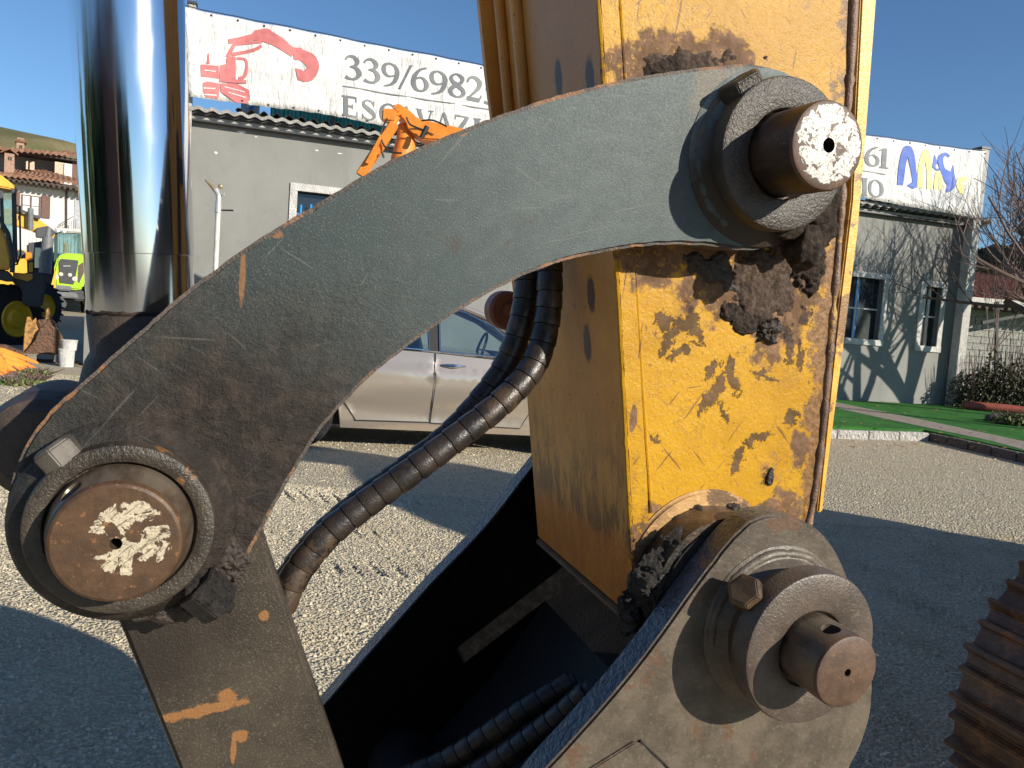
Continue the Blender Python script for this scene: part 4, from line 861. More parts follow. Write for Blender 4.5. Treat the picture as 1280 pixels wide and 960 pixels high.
mb=MB(); ribbon(mb,Y([(118,565,26),(122,470,28),(142,390,34),(156,390,34),(166,470,26),(160,570,22)])); ribbon(mb,Y([(195,570,18),(205,500,22),(224,490,20),(228,576,18)])); ribbon(mb,Y([(366,520,16),(332,520,26),(326,560,26),(350,596,12)])); fillpoly(mb,Yf([(318,545),(352,548),(350,598),(324,590)]))
mb.build('yellow_logo',mYelP,bn)
# eyelets along the banner edge
ey=MB().lathe([(.001,-.004),(.02,-.004),(.02,.004),(.001,.004)],(0,0),10,'y').build('eyelet',mBlack,bn)
k=0
for i in range(0,NS+1,6):
    for f in (0,12):
        p=rows[f][i]; o=ey if k==0 else ey.copy(); 
        if k: COL.objects.link(o); o.parent=bn
        o.location=(p.x,p.y-.004,p.z+(-.04 if f==0 else .04)); k+=1
# posts
def post(label,xt,yt,xb,yb,w,mat,cat='post'):
    a=WL(xt,yt,BO+.12); b=WL(xb,yb,BO+.12); t=thing('banner_post',label,cat,tuple(A1+wd*b[0]+Vector((-wd.y,wd.x,0))*(BO+.12)),WANG,'banner posts')
    MB().prism([(-w/2,0),(w/2,0),(w/2+(a[0]-b[0])*0,a[1]+.05),(-w/2,a[1]+.05)],0,w,'y').build('post_shaft',mat,t,bevel=.006)
    MB().box(-w/2-.02,w/2+.02,-.02,w+.02,a[1]+.055,a[1]+.10).build('post_cap',mDkR,t); return t
mPost=simple('off_white_post',(.68,.66,.62),.6,bump=.3)
post('white square post holding the left end of the banner',235,8,235,130,.12,mPost)
post('white square post at the right corner holding the banner end',1226,188,1195,508,.24,mPost)
ro=MB(); 
ro.tube([rows[0][i]+Vector((0,.01,.03)) for i in range(0,NS+1,4)],.008,6); tag(ro.build('banner_rope',mBlack,bn))
# sprinkler pole
sp=G(268,372); wp0=PD(271,300,11.2); sp=Vector((wp0.x,wp0.y,0))
st=thing('sprinkler_pole','thin off-white pole with a brass impact sprinkler and a side peg','sprinkler',tuple(sp))
def zat(px,py,P): r=ray(px,py); t=P.y/r.y; return CAMZ+r.z*t
zt=zat(272,252,sp); mPv=simple('white_pipe',(.62,.60,.54),.5); mBr=simple('brass',(.42,.33,.2),.4,.5); mAl=simple('dull_aluminium',(.55,.55,.53),.4,.4)
MB().cyl((0,0,0),(0,0,zt-.15),.036,n=14).build('pole',mPv,st,smooth=True)
MB().cyl((0,0,zt-.16),(0,0,zt+.02),.05,.04,14).build('coupling',mAl,st,smooth=True)
MB().cyl((.03,0,zt-.12),(.22,0,zt-.11),.012,n=8).build('side_peg',mBlack,st)
MB().tube([(0,0,zt),(0,0,zt+.10),(-.05,0,zt+.17)],[.035,.045,.035],12).build('sprinkler_body',mAl,st,smooth=True)
MB().tube([(-.02,0,zt+.12),(-.10,0,zt+.21),(-.20,0,zt+.30)],[.035,.03,.018],12).build('nozzle',mBr,st,smooth=True)
MB().bar((.0,-.02,zt+.12),(.09,-.02,zt+.11),.03,.05).build('swing_arm',mAl,st,bevel=.005); rock('arm_weight',(.02,0,zt+.22),.035,mBr,st,.1,sub=2)
# ================================================================== RIGHT SIDE: lawn, kerbs, shed
mGrass=Mt('artificial_turf'); n=mGrass.noise(2.5,4,.6); mGrass=mGrass.out(mGrass.mx(mGrass.mr(n,.35,.65),(.028,.135,.018),(.045,.20,.03)),.8,0,mGrass.bump(mGrass.noise(90,3,.8),1,.02),.3)
mPath=simple('pale_path',(.36,.31,.26),.9,bump=.4)
def sheet(name,pts,z,mat,th=.0):
    mb=MB().prism([(p.x,p.y) for p in pts],z-.12,z,'z'); o=mb.build(name,mat,None); o['kind']='structure'; return o
gp=[G(960,531,.10),G(1043,533,.10),G(1156,537,.10),G(1290,566,.10),G(1420,594,.10),G(1500,520,.1),G(1400,480,.1),G(1204,488,.1),G(960,465,.1)]
nrm=Vector((-wd.y,wd.x,0)); wb1=B1+nrm*.0; gp=gp[:5]+[Vector((26,14,0)),Vector((30,24,0)),B1+wd*1.5+nrm*3.,B1+wd*.02+nrm*.05,A1+wd*(WLEN-4.6)-nrm*.005]
sheet('lawn',gp,.10,mGrass)
pp=[G(1000,494,.104),G(1046,503,.104),G(1160,526,.104),G(1240,543,.104),G(1330,562,.104),G(1330,576,.104),G(1240,551,.104),G(1100,522,.104),G(1046,510,.104),G(1000,501,.104)]
sheet('path',pp,.104,mPath)
mKerb=simple('pale_kerb_stone',(.55,.53,.49),.85,bump=.5,bscale=25); mKerbD=simple('dark_kerb_stone',(.12,.11,.105),.8,bump=.5,bscale=25)
def kerb(label,a,b,n,mat,h,name='kerb'):
    t=thing(name,label,'kerb',tuple(a)); d=(b-a); L_=d.length; t.rotation_euler=(0,0,math.atan2(d.y,d.x))
    for i in range(n):
        MB().box(L_*i/n+.004,L_*(i+1)/n-.004,-.06,.06,-.05,h+random.uniform(-.006,.006)).build('kerb_stone',mat,t,bevel=.012)
    return t
kerb('pale concrete kerb along the near edge of the green turf',G(960,545,0),G(1157,551,0),5,mKerb,.125)
kerb('dark kerb stones running to the right edge beside the turf',G(1162,551,0),G(1390,604,0),7,mKerbD,.125)
for i in range(60):
    pass
# leaves on the lawn
mLeaf=simple('dry_leaf',(.35,.18,.07),.8); mb=MB()
for i in range(170):
    p=G(random.uniform(1050,1290),random.uniform(500,560),.11); a=random.random()*6; s=random.uniform(.02,.045)
    mb.add([(p.x+s*math.cos(a),p.y+s*math.sin(a),.112),(p.x+s*math.cos(a+2),p.y+s*math.sin(a+2),.125),(p.x+s*math.cos(a+4),p.y+s*math.sin(a+4),.115)],[(0,1,2)])
lf=mb.build('fallen_leaves',mLeaf); lf['kind']='stuff'; lf['label']='dry brown leaves scattered on the green turf'; lf['category']='leaves'
# shed with block wall
D1=G(1203,497,.05); D2=PD(1300,505,19.5); 
sh=thing('block_shed','pale concrete block shed with red tiled roof at the right edge','shed',(B1.x+1.0,B1.y+3.6,0),WANG*.5)
def SL(px,py):
    P0=Vector(sh.location); d=Vector((math.cos(WANG*.5),math.sin(WANG*.5),0)); p=hit_vert(px,py,P0,d)-P0; return (p.dot(d),p.z)
mBlk=simple('concrete_block',(.42,.41,.38),.9,bump=.5,bscale=30); mMor=simple('mortar',(.28,.27,.25),.9)
s0=SL(1206,420); s1=SL(1330,420); ztop=SL(1245,372)[1]; ze=SL(1245,390)[1]
x0=s0[0]-1.2; x1=s1[0]+2
MB().box(x0,x1,.06,5,-.1,ztop).build('wall',mMor,sh)
bh=.2; bw=.5; blk=None; r_=0; z=0
while z<ztop-.35:
    xx=x0-(bw/2 if r_%2 else 0)
    while xx<x1-1:
        if xx>x0-.01 or 1:
            o=None
            if blk is None: blk=MB().box(.006,bw-.006,0,.07,.006,bh-.006).build('block',mBlk,sh,bevel=.006); o=blk
            else: o=blk.copy(); COL.objects.link(o); o.parent=sh
            o.location=(xx,random.uniform(-.006,.004),z)
        xx+=bw
    z+=bh; r_+=1
mTileR=simple('red_tile',(.28,.10,.065),.85,bump=.5,bscale=12); mWood=simple('dark_wood',(.07,.05,.04),.8); mPW=simple('pale_wood',(.5,.48,.44),.8)
zr=SL(1245,338)[1]; ee=SL(1245,376)[1]
corr(x0-.3,x1,-.9,2.2,ee,ee+1.05,.2,.03,mTileR,'tiled_roof',sh)
MB().box(x0-.3,x1,-.93,-.88,ee-.20,ee-.03).build('eaves_board',mPW,sh)
for i in range(44): 
    xx=x0-.2+i*.24; o=MB().box(xx,xx+.10,-.94,-.2,ee-.32,ee-.22).build('rafter_end',mWood,sh) if i==0 else dup(rf,sh); rf=o if i==0 else rf
    if i: o.location=(i*.24,0,0)
q=SL(1222,470);
MB().bar((SL(1196,403)[0],-1.0,SL(1196,403)[1]),(SL(1300,384)[0],-1.0,SL(1300,384)[1]),.09).build('steel_beam',mBlack,sh)
MB().bar((SL(1217,372)[0],-.95,ee-.1),(SL(1214,500)[0],-.95,0),.07).build('steel_post',mBlack,sh)
MB().bar((SL(1207,447)[0],-.95,SL(1207,447)[1]),(SL(1216,449)[0],-.95,SL(1216,449)[1]),.05).build('steel_bracket',mBlack,sh)
# red planter log
rl=thing('red_planter','low dull red painted planter edge in front of the bushes','planter'); a=G(1204,511,.1); b=PD(1330,528,a.y-.6); b.z=.1
rl.location=tuple(a); bb=Vector((b.x-a.x,b.y-a.y,0)); MB().tube([(0,0,.09),bb*.33+Vector((0,0,.10)),bb*.66+Vector((0,0,.085)),bb+Vector((0,0,.09))],.10,14).build('planter_edge',simple('dull_red_paint',(.30,.07,.045),.6),rl,smooth=True)
# ------------------------------------------------ vegetation
mBark=simple('grey_brown_bark',(.15,.115,.09),.85,bump=.6,bscale=30); mTwig=simple('twig',(.13,.085,.07),.8)
def branch(mb,p,d,L_,r,lev,maxl,rnd,spread=.6,upb=.12,mbt=None):
    n=5; path=[p.copy()]; rad=[r]; q=p.copy(); dd=d.normalized()
    for i in range(n):
        dd=(dd+Vector((rnd.uniform(-1,1),rnd.uniform(-1,1),rnd.uniform(-1,1)))*.13+Vector((0,0,upb*.4))).normalized(); q=q+dd*L_/n; path.append(q.copy()); rad.append(max(.0022,r*(1-.45*(i+1)/n)))
    mb.tube(path,rad,7 if lev<2 else (5 if lev<3 else 3),caps=False)
    if lev>=maxl: return
    k=[3,4,4,3,4][min(lev,4)]
    for i in range(k):
        t=.35+.65*(i+rnd.random()*.7)/k; t=min(t,1); j=min(int(t*n),n-1); pp=path[j].lerp(path[j+1],t*n-j)
        a=Vector((rnd.uniform(-1,1),rnd.uniform(-1,1),rnd.uniform(-.5,1))); a=(a-dd*a.dot(dd)).normalized()
        branch(mb,pp,dd*(1-spread*.45)+a*spread+Vector((0,0,upb)),L_*rnd.uniform(.55,.8),r*.52*(1-.3*t)+.001,lev+1,maxl,rnd,spread,upb)
def bare_tree(label,loc,h,r,seed,forks,maxl=4,group='bare trees',spread=.62):
    rnd=random.Random(seed); t=thing('bare_tree',label,'tree',tuple(loc),0,group)
    tr=MB(); tr.tube([(0,0,-.1),(.02,0,h*.12),(.04,.02,h*.25)],[r*1.25,r,r*.93],12); tr.build('trunk',mBark,t,smooth=True)
    mb=MB()
    for d in forks: branch(mb,Vector((.04,.02,h*.24)),Vector(d),h*.36,r*.75,1,maxl,rnd,spread)
    mb.build('crown',mTwig,t,smooth=True); return t
wl=lambda s,tt: A1+wd*s+Vector((SUNV.x,SUNV.y,0)).normalized()*tt
b1=WL(1132,500)[0]; b2=WL(1080,480)[0]; b3=WL(1106,500)[0]
bare_tree('leafless tree standing outside the right edge, its branches reaching over the banner',wl(b1,4.0),7.0,.17,3,[(-.75,-.05,.75),(-.2,.5,1),(.35,-.3,1),(-.9,.1,.35),(-.5,-.5,.8)],5)
bare_tree('second leafless tree just outside the right edge of the photo',wl(b2-.2,4.8),6.2,.15,8,[(-.45,.2,1),(.25,.3,1),(-.1,-.5,1),(-.8,-.2,.6)],5)
bare_tree('third leafless tree further out of the right edge',PD(1345,470,13.5)*1+Vector((0,0,-PD(1345,470,13.5).z)),6.5,.11,15,[(-.7,.1,.9),(-.35,.4,1.1),(.3,-.2,1),(-.9,-.3,.7)],4)
# young tree by the shed
yt=PD(1233,470,20.0); yt.z=0; rnd=random.Random(4); t=thing('sapling','thin bare sapling in front of the block wall','sapling',tuple(yt))
zf=zat(1236,440,yt); MB().tube([(0,0,0),(.02,0,zf*.5),(.05,0,zf)],[.035,.03,.026],8).build('trunk',mBark,t,smooth=True)
mb=MB()
for d in ((-.25,0,1),(.15,.1,1),(.55,0,.8),(.9,.1,.75),(-.05,-.1,1)): branch(mb,Vector((.05,0,zf)),Vector(d),1.7,.015,3,4,rnd,.35)
mb.build('crown',mTwig,t,smooth=True)
def bush(name,label,loc,w,h,dep,n,mat,seed,cat='bush',group=None,ls=.05):
    rnd=random.Random(seed); t=thing(name,label,cat,tuple(loc),0,group); mb=MB(); sm_=MB()
    for i in range(n):
        a=rnd.random()*6.28; rr=rnd.random()**.5; x=w/2*rr*math.cos(a); y=dep/2*rr*math.sin(a); z=h*(rnd.random()**.8)*(1-.35*rr*rr)*(.75+.4*noise.noise(Vector((x*2.2,y*2,seed))))
        nrm_=Vector((rnd.uniform(-1,1),rnd.uniform(-1,1),rnd.uniform(-1,1))).normalized(); u_=nrm_.orthogonal().normalized(); v_=nrm_.cross(u_); s=ls*rnd.uniform(.6,1.4); c=Vector((x,y,max(.02,z)))
        mb.add([c-u_*s,c+v_*s*.5,c+u_*s,c-v_*s*.5],[(0,1,2,3)])
    for i in range(44):
        a=rnd.random()*6.28; rr=rnd.random()**.5; b=Vector((w/2*rr*math.cos(a),dep/2*rr*math.sin(a),0)); sm_.tube([b*.6,b+Vector((rnd.uniform(-.2,.2),0,h*rnd.uniform(.7,1.2)))],[.012,.004],4)
    mb.build('foliage',mat,t); sm_.build('stem',mTwig,t); return t
def leafmat(name,c1,c2):
    m=Mt(name); return m.out(m.mx(m.mr(m.noise(3,3,.6),.35,.65),c1,c2),.7,0,None,.3)
mBush=leafmat('dark_leaves',(.030,.040,.018),(.075,.07,.035)); mBush2=leafmat('brown_leaves',(.10,.07,.04),(.17,.12,.07)); mEver=leafmat('evergreen_leaves',(.035,.06,.025),(.07,.10,.04))
mShr=leafmat('olive_shrub',(.10,.12,.04),(.20,.19,.08))
for i,(x,w_,h_) in enumerate(((1216,1.3,1.25),(1245,1.4,1.6),(1276,1.5,1.8),(1312,1.6,1.6))):
    p=PD(x,505,18.9); p.z=0.05
    bush('bush',('dark scruffy bush beside the white post','dark twiggy bush behind the sapling trunk','taller dark bush at the right edge of the frame','dark bush just outside the right edge')[i],p,w_,h_,.8,1500,mBush,30+i,group='dark bushes along the shed wall',ls=.045)
p=PD(1262,530,14.6); p.z=.1; bush('low_shrub','small olive ground shrub on the turf near the right edge',p+Vector((.15,0,0)),.9,.26,.5,700,mShr,50,'shrub',ls=.05)
p=PD(1253,524,15.2); p.z=.1; t=thing('dark_stone','low dark stone lying on the turf by the shrub','stone',tuple(p)); rock('stone_body',(0,0,.02),.28,simple('dark_stone',(.06,.065,.07),.7),t,.3,(1.2,.6,.45),4,3)
# small trees showing above the roof
for i,(x,y,mt_,lab,nm) in enumerate(((1108,272,mBush2,'reddish bare crown showing above the flat roof','round_tree'),(1164,274,mEver,'round green crown showing above the roof under the banner','round_tree'))):
    d=34; p=PD(x,y,d); hh=p.z+.9; rnd=random.Random(90+i); t=thing(nm,lab,'tree',(p.x,p.y,0)); MB().tube([(0,0,0),(0,0,hh*.8)],[.16,.08],8).build('trunk',mBark,t)
    mb=MB()
    for k in range(5200):
        v=Vector((rnd.gauss(0,1),rnd.gauss(0,1),rnd.gauss(0,1))).normalized()*(rnd.random()**.45); v=v*(1+.4*noise.noise(v*2.5)); c=Vector((v.x*1.35,v.y*1.2,hh-1+v.z*1.1)); s=rnd.uniform(.05,.12); n_=Vector((rnd.uniform(-1,1),rnd.uniform(-1,1),rnd.uniform(-1,1))).normalized(); a=n_.orthogonal()*s; b=n_.cross(a)
        mb.add([c-a,c+b,c+a,c-b],[(0,1,2,3)])
    mb.build('crown',mt_,t)
# ================================================================== HILLS
def hill(name,label,prof,d,mat,dep=60,lump=0.):
    rows_=[]; 
    for k in range(14):
        row=[]
        for i in range(90):
            x=prof[0][0]+(prof[-1][0]-prof[0][0])*i/89; y=interp(prof,x); p=PD(x,y,d); t_=k/13; 
            h=p.z*math.sin(t_*math.pi/2)*(1+lump*noise.noise(Vector((i*.35,k*.5,0)))); row.append(Vector((p.x*(1),d-dep*(1-t_),h-2*(1-t_))))
        rows_.append(row)
    rows_.append([v+Vector((0,dep,-v.z*1.2-3)) for v in rows_[-1]])
    o=MB().grid(rows_).build(name,mat,None,smooth=True); o['kind']='structure'; return o
mHillG=Mt('meadow_hill'); n=mHillG.noise(.05,5,.7); mHillG=mHillG.out(mHillG.mx(mHillG.mr(n,.35,.65),(.14,.13,.06),(.24,.20,.11)),.95,0,mHillG.bump(mHillG.noise(1.5,4,.7),.8,.6),.1)
hill('hill','',[(-500,210),(-100,160),(0,164),(30,168),(62,175),(110,185),(160,225),(260,330)],230,mHillG,90)
mHillB=Mt('wooded_hill'); n=mHillB.noise(.12,6,.75); mHillB=mHillB.out(mHillB.mx(mHillB.mr(n,.35,.65),(.075,.06,.035),(.16,.12,.075)),.95,0,mHillB.bump(mHillB.noise(.5,5,.8),1,2.),.1)
hill('hill','',[(900,460),(1100,395),(1200,330),(1215,312),(1240,309),(1270,318),(1290,305),(1400,300),(1700,330)],150,mHillB,60,.06)
rnd=random.Random(5); mb=MB()
for k in range(60000):
    x=rnd.uniform(1150,1420); base=interp([(1150,345),(1215,318),(1240,315),(1290,310),(1420,305)],x); y=base+rnd.random()**1.5*60-3+3*noise.noise(Vector((x*.12,0,0)))-4*max(0,noise.noise(Vector((x*.5,2,0)))); c=PD(x,y,148-max(0,(y-base))*.6-rnd.random()*2); s=rnd.uniform(.12,.4); n_=Vector((rnd.uniform(-1,1),rnd.uniform(-1,1),rnd.uniform(-1,1))).normalized(); a=n_.orthogonal()*s; b=n_.cross(a)
    mb.add([c-a,c+b,c+a],[(0,1,2)])
wo=mb.build('woodland',mBush2); wo['kind']='stuff'; wo['label']='brown winter woodland on the hill at the right'; wo['category']='woodland'
# ================================================================== CAR
mCar=Mt('champagne_car_paint'); mCar=mCar.out((.60,.51,.42),.24,.65,None,.5,.8,.08)
mTyre=simple('tyre_rubber',(.022,.022,.023),.75,bump=.3); mAlu=simple('alloy',(.55,.56,.58),.3,.7); mCg=Mt('car_glass'); _t=mCg.n('ShaderNodeBsdfTransparent'); _t.inputs[0].default_value=(.50,.66,.64,1); _g=mCg.n('ShaderNodeBsdfGlossy'); _g.inputs['Roughness'].default_value=.03
_f=mCg.n('ShaderNodeLayerWeight'); _f.inputs[0].default_value=.35; _x=mCg.n('ShaderNodeMixShader'); mCg.put(_x.inputs[0],mCg.mr(_f.outputs['Facing'],0,1,.22,.9)); mCg.t.links.new(_t.outputs[0],_x.inputs[1]); mCg.t.links.new(_g.outputs[0],_x.inputs[2])
mCg.t.links.new(_x.outputs[0],mCg.t.nodes['Material Output'].inputs[0]); mCg=mCg.m
mTrim=simple('chrome_trim',(.7,.72,.75),.12,1,var=.02)
c0=G(372,557); CA=R_(12)
car=thing('parked_car','champagne coloured saloon car parked side on behind the hoses','car',(c0.x,c0.y,0),CA)
HW=.88
def yside(x,z):  # near side surface (toward the viewer is -y)
    base=HW*(1-.10*max(0,abs(x-1.3)-1.5)**2)
    if z<.5: k=-.055*((.5-z)/.3)**2
    elif z<.80: k=.018*math.sin((z-.5)/.3*math.pi)-.0
    else: k=-.02-.09*((z-.8)/.25)**1.6
    if .66<z<.82: k+=.012*max(0,1-abs(z-.76)/.05)
    if z<.50 and z>.28: k-=.028*math.sin((z-.28)/.22*math.pi)
    return -(base+k)
def ztop(x): return interp([(-1.05,.80),(-.9,.98),(-.2,1.02),(.3,.99),(1.2,.955),(2.0,.92),(2.3,.90),(3.0,.80),(3.4,.66),(3.6,.5)],x)
def zarch(x):
    z=.20
    for c in (0,2.65):
        d=abs(x-c)
        if d<.37: z=max(z,.31+math.sqrt(max(0,.37**2-d*d)))
    return z
xs_=[-1.05+4.62*i/110 for i in range(111)]
rows_=[[Vector((x,yside(x,zarch(x)+(ztop(x)-zarch(x))*(j/16)),zarch(x)+(ztop(x)-zarch(x))*(j/16))) for x in xs_] for j in range(17)]
mb=MB().grid(rows_)
mirr=[[Vector((p.x,1.76+(-p.y-.88)*1-0 if False else -p.y+1.76*0,p.z)) for p in r] for r in rows_]
# far side mirrored about the centre line y=0 ; shift so the near side is at the front
far=[[Vector((p.x,-p.y,p.z)) for p in r] for r in rows_]; mb.grid(far)
top=[[Vector((x,yside(x,ztop(x))*(1-2*j/8),ztop(x)+.05*math.sin(math.pi*j/8))) for x in xs_] for j in range(9)]; mb.grid(top)
mb.grid([[Vector((xe,yside(xe,z)*(1-2*j/8),z)) for j in range(9)] for xe in (-1.05,) for z in (.2,.5,.8)]); mb.grid([[Vector((3.57,yside(3.57,z)*(1-2*j/8),z)) for j in range(9)] for z in (.2,.35,.5)])
OFF=.88
for v in mb.v: v.y+=OFF-.12
SH=OFF-.12
mb.build('body',mCar,car,smooth=True)
MB().box(-.95,3.4,-.62+SH,.62+SH,.20,.45).build('underbody',mBlack,car)
# greenhouse: roof, pillars, glass
def gy(x,z): return yside(x,ztop(x))+ (z-ztop(x))*.42
def zroof(x): return interp([(-.75,1.03),(-.35,1.20),(.1,1.36),(.6,1.44),(1.05,1.455),(1.5,1.42),(1.85,1.30),(2.25,1.06),(2.5,.93)],x)
xr=[-.75+3.2*i/60 for i in range(61)]
rf_=[[Vector((x,(gy(x,zroof(x)))*(1-2*j/10)*(1 if 0<j<10 else 1)+SH,zroof(x)+.05*math.sin(math.pi*j/10)*(1 if -.2<x<1.9 else .6))) for x in xr] for j in range(11)]
MB().grid(rf_).build('roof',mCar,car,smooth=True)
def side_panel(name,poly,mat,off,par,th=0.012,n=10):
    # poly in (x,z): filled and pushed on to the side surface
    bm=bmesh.new(); vs=[bm.verts.new((p[0],0,p[1])) for p in poly]; f=bm.faces.new(vs)
    bmesh.ops.triangulate(bm,faces=[f]); 
    for _ in range(4):
        bmesh.ops.subdivide_edges(bm,edges=[e for e in bm.edges if e.calc_length()>.09],cuts=1,use_grid_fill=False); bmesh.ops.triangulate(bm,faces=bm.faces[:])
    for v in bm.verts:
        x,z=v.co.x,v.co.z; y=yside(x,z) if z<=ztop(x)+.001 else gy(x,z); v.co.y=y-off+SH
    bmesh.ops.recalc_face_normals(bm,faces=bm.faces)
    for f in bm.faces:
        f.smooth=True
        if f.normal.y>0: f.normal_flip()
    me=bpy.data.meshes.new(name); bm.to_mesh(me); bm.free(); me.materials.append(mat); o=bpy.data.objects.new(name,me); COL.objects.link(o); o.parent=par; return o
def offs(poly,k): # outline ring as tube points
    return [Vector((x,(yside(x,z) if z<=ztop(x)+.001 else gy(x,z))-k+SH,z)) for x,z in poly]
rd_=[(.08,.86),(.10,.98),(1.215,.955),(1.225,.7),(1.205,.29),(.52,.28),(.40,.45),(.22,.66)]
fd_=[(1.23,.955),(2.10,.915),(2.25,.8),(2.22,.50),(2.10,.27),(1.22,.285),(1.24,.7)]
mSeam=mBlack
for nm,pl in (('rear_door',rd_),('front_door',fd_)):
    d=side_panel('door',pl,mCar,.009,car); d['label']=nm.replace('_',' ')
    sp_=[Vector((a[0]+(b[0]-a[0])*t/4,0,a[1]+(b[1]-a[1])*t/4)) for a,b in zip(pl,pl[1:]+pl[:1]) for t in range(4)]
    pts=offs([(p.x,p.z) for p in sp_],.008); MB().tube(pts+[pts[0]],.0045,5,caps=False).build('door_seam',mSeam,d)
    hx=1.02 if nm=='rear_door' else 1.42; 
    if nm=='front_door' or 1:
        hx=.22 if nm=='rear_door' else 1.40
        hb=[Vector((hx-.12+.24*i/8,yside(hx,.84)+SH-.012-.03*math.sin(math.pi*i/8),.845)) for i in range(9)]; MB().tube(hb,[.008+.012*math.sin(math.pi*i/8) for i in range(9)],8).build('door_handle',mTrim,d,smooth=True)
gw1=[(.12,1.0),(.30,1.27),(.62,1.385),(1.13,1.40),(1.17,.975)]; gw2=[(1.27,.972),(1.25,1.40),(1.50,1.365),(1.80,1.24),(2.16,.94)]
for pl in (gw1,gw2):
    w_=side_panel('side_window',pl,mCg,.012,car); cx_=sum(p[0] for p in pl)/len(pl)
    pts=offs(pl,.016); MB().tube(pts+[pts[0]],.009,6,caps=False).build('window_trim',mTrim if pl is gw2 else mTrim,w_)
side_panel('pillar',[(1.16,.97),(1.12,1.41),(1.26,1.41),(1.28,.97)],mBlack,.008,car)
side_panel('pillar',[(-.5,1.02),(-.35,1.16),(.1,1.33),(.32,1.30),(.11,.99)],mCar,.006,car)
# roof rail between glass and roof
pr=[Vector((x,gy(x,zroof(x))+SH-.004,zroof(x)-.012)) for x in xr[2:]]; MB().tube(pr,.030,8).build('roof_rail',mCar,car,smooth=True)
pr=[Vector((x,-(gy(x,zroof(x)))+SH,zroof(x)-.012)) for x in xr[2:]]; MB().tube(pr,.030,8).build('roof_rail',mCar,car,smooth=True)
# interior
mInt=simple('dark_interior',(.03,.035,.04),.8)
MB().box(.2,2.3,-.6+SH,.6+SH,.45,.86).build('cabin_floor',mInt,car)
for x,y in ((1.15,-.32),(1.15,.36),(.2,0)):
    MB().prism([(x-.12,.75),(x-.24,1.22),(x-.10,1.26),(x+.04,.8),(x+.45,.78),(x+.45,.7)],y-.25+SH,y+.25+SH,'y').build('seat',mInt,car,bevel=.03)
MB().tube([Vector((1.74+.05*math.cos(a),-.34+SH+.18*math.sin(a),1.0+.17*math.cos(a))) for a in [i*math.pi/10 for i in range(21)]],.014,6).build('steering_wheel',mInt,car,smooth=True)
MB().prism([(1.85,.8),(1.85,.98),(2.3,.95),(2.3,.8)],-.6+SH,.6+SH,'y').build('dashboard',mInt,car)
mm_=rock('mirror',(2.0,yside(2.0,.9)+SH-.10,.985),.10,mBlack,car,.0,(.75,1.0,.68),1,3)
for x,y,lab in ((0,-.80,0),(2.65,-.80,0),(0,.62,0),(2.65,.62,0)):
    w_=thing_w=MB().lathe([(.19,-.10),(.28,-.10),(.305,-.08),(.312,-.04),(.312,.06),(.30,.09),(.27,.10),(.19,.10)],(x,.312),48,'y',False).build('wheel',mTyre,car,smooth=True)
    w_.data.transform(Matrix.Translation((0,y+SH,0)))
    rm=MB().lathe([(.195,.08),(.198,-.085),(.185,-.092),(.18,-.06),(.06,-.045),(.05,-.065),(.001,-.065)],(x,.312),48,'y'); r2=rm.build('rim',mBlack,w_,smooth=True); r2.data.transform(Matrix.Translation((0,y+SH,0)))
    sk=MB()
    for i in range(5):
        a=i*2*math.pi/5+.3; sk.bar((x+.04*math.cos(a),y+SH-.075,.312+.04*math.sin(a)),(x+.185*math.cos(a),y+SH-.082,.312+.185*math.sin(a)),.06,.03,(0,1,0))
    sk.tube([Vector((x+.188*math.cos(a),y+SH-.088,.312+.188*math.sin(a))) for a in [i*math.pi/18 for i in range(37)]],.010,6); sk.build('spokes',mAlu,w_,smooth=True)
MB().box(-1.0,-.95,-.5+SH,.5+SH,.72,.86).build('tail_light',simple('red_lens',(.4,.02,.02),.2),car,bevel=.01)
# ================================================================== ORANGE DIGGER behind
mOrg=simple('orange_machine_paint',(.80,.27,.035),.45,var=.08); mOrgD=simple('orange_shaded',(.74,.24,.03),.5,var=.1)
dig=thing('orange_digger','bright orange digger behind the link, its raised folded arm in front of the banner','excavator'); DD=11.0
dp=PD(600,480,DD); dig.location=(dp.x,dp.y,0); OL=Vector(dig.location)
def OZ(x,y): p=PD(440+x/7.11,120+y/7.11,DD); s_=OL.y/p.y; r_=ray(440+x/7.11,120+y/7.11); t_=OL.y/r_.y; q=CAM+r_*t_-OL; return (q.x,q.z)
mb=MB().prism([OZ(*p) for p in ((405,150),(420,120),(450,112),(490,128),(560,185),(590,222),(760,262),(940,300),(1200,370),(1500,520),(1450,640),(1150,520),(900,420),(700,415),(640,410),(560,370),(505,325),(490,270),(470,240),(440,210),(415,190))],-.16,.16,'y'); mb.build('boom',mOrg,dig,bevel=.02)
mb=MB().prism([OZ(*p) for p in ((455,225),(500,300),(560,400),(550,440),(530,470),(400,545),(380,700),(330,900),(500,900),(300,1000),(390,540),(430,380))][:6]+[OZ(330,800),OZ(250,1000),OZ(310,1000),OZ(395,560)],-.12,.12,'y')
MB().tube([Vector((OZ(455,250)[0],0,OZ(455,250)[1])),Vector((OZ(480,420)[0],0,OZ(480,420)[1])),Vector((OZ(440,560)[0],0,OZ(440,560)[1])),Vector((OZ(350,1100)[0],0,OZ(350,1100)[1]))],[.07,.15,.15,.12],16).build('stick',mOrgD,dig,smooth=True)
a,b=OZ(420,215),OZ(100,740); ra=.085
MB().cyl((a[0],-.2,a[1]),((a[0]+b[0])/2,-.2,(a[1]+b[1])/2),.05,n=16).build('cylinder_rod',mOrg,dig,smooth=True)
MB().bar((a[0]-.02,-.22,a[1]-.1),(b[0],-.22,b[1]),.13,.10,(0,1,0)).build('quick_arm',mOrg,dig,bevel=.015)
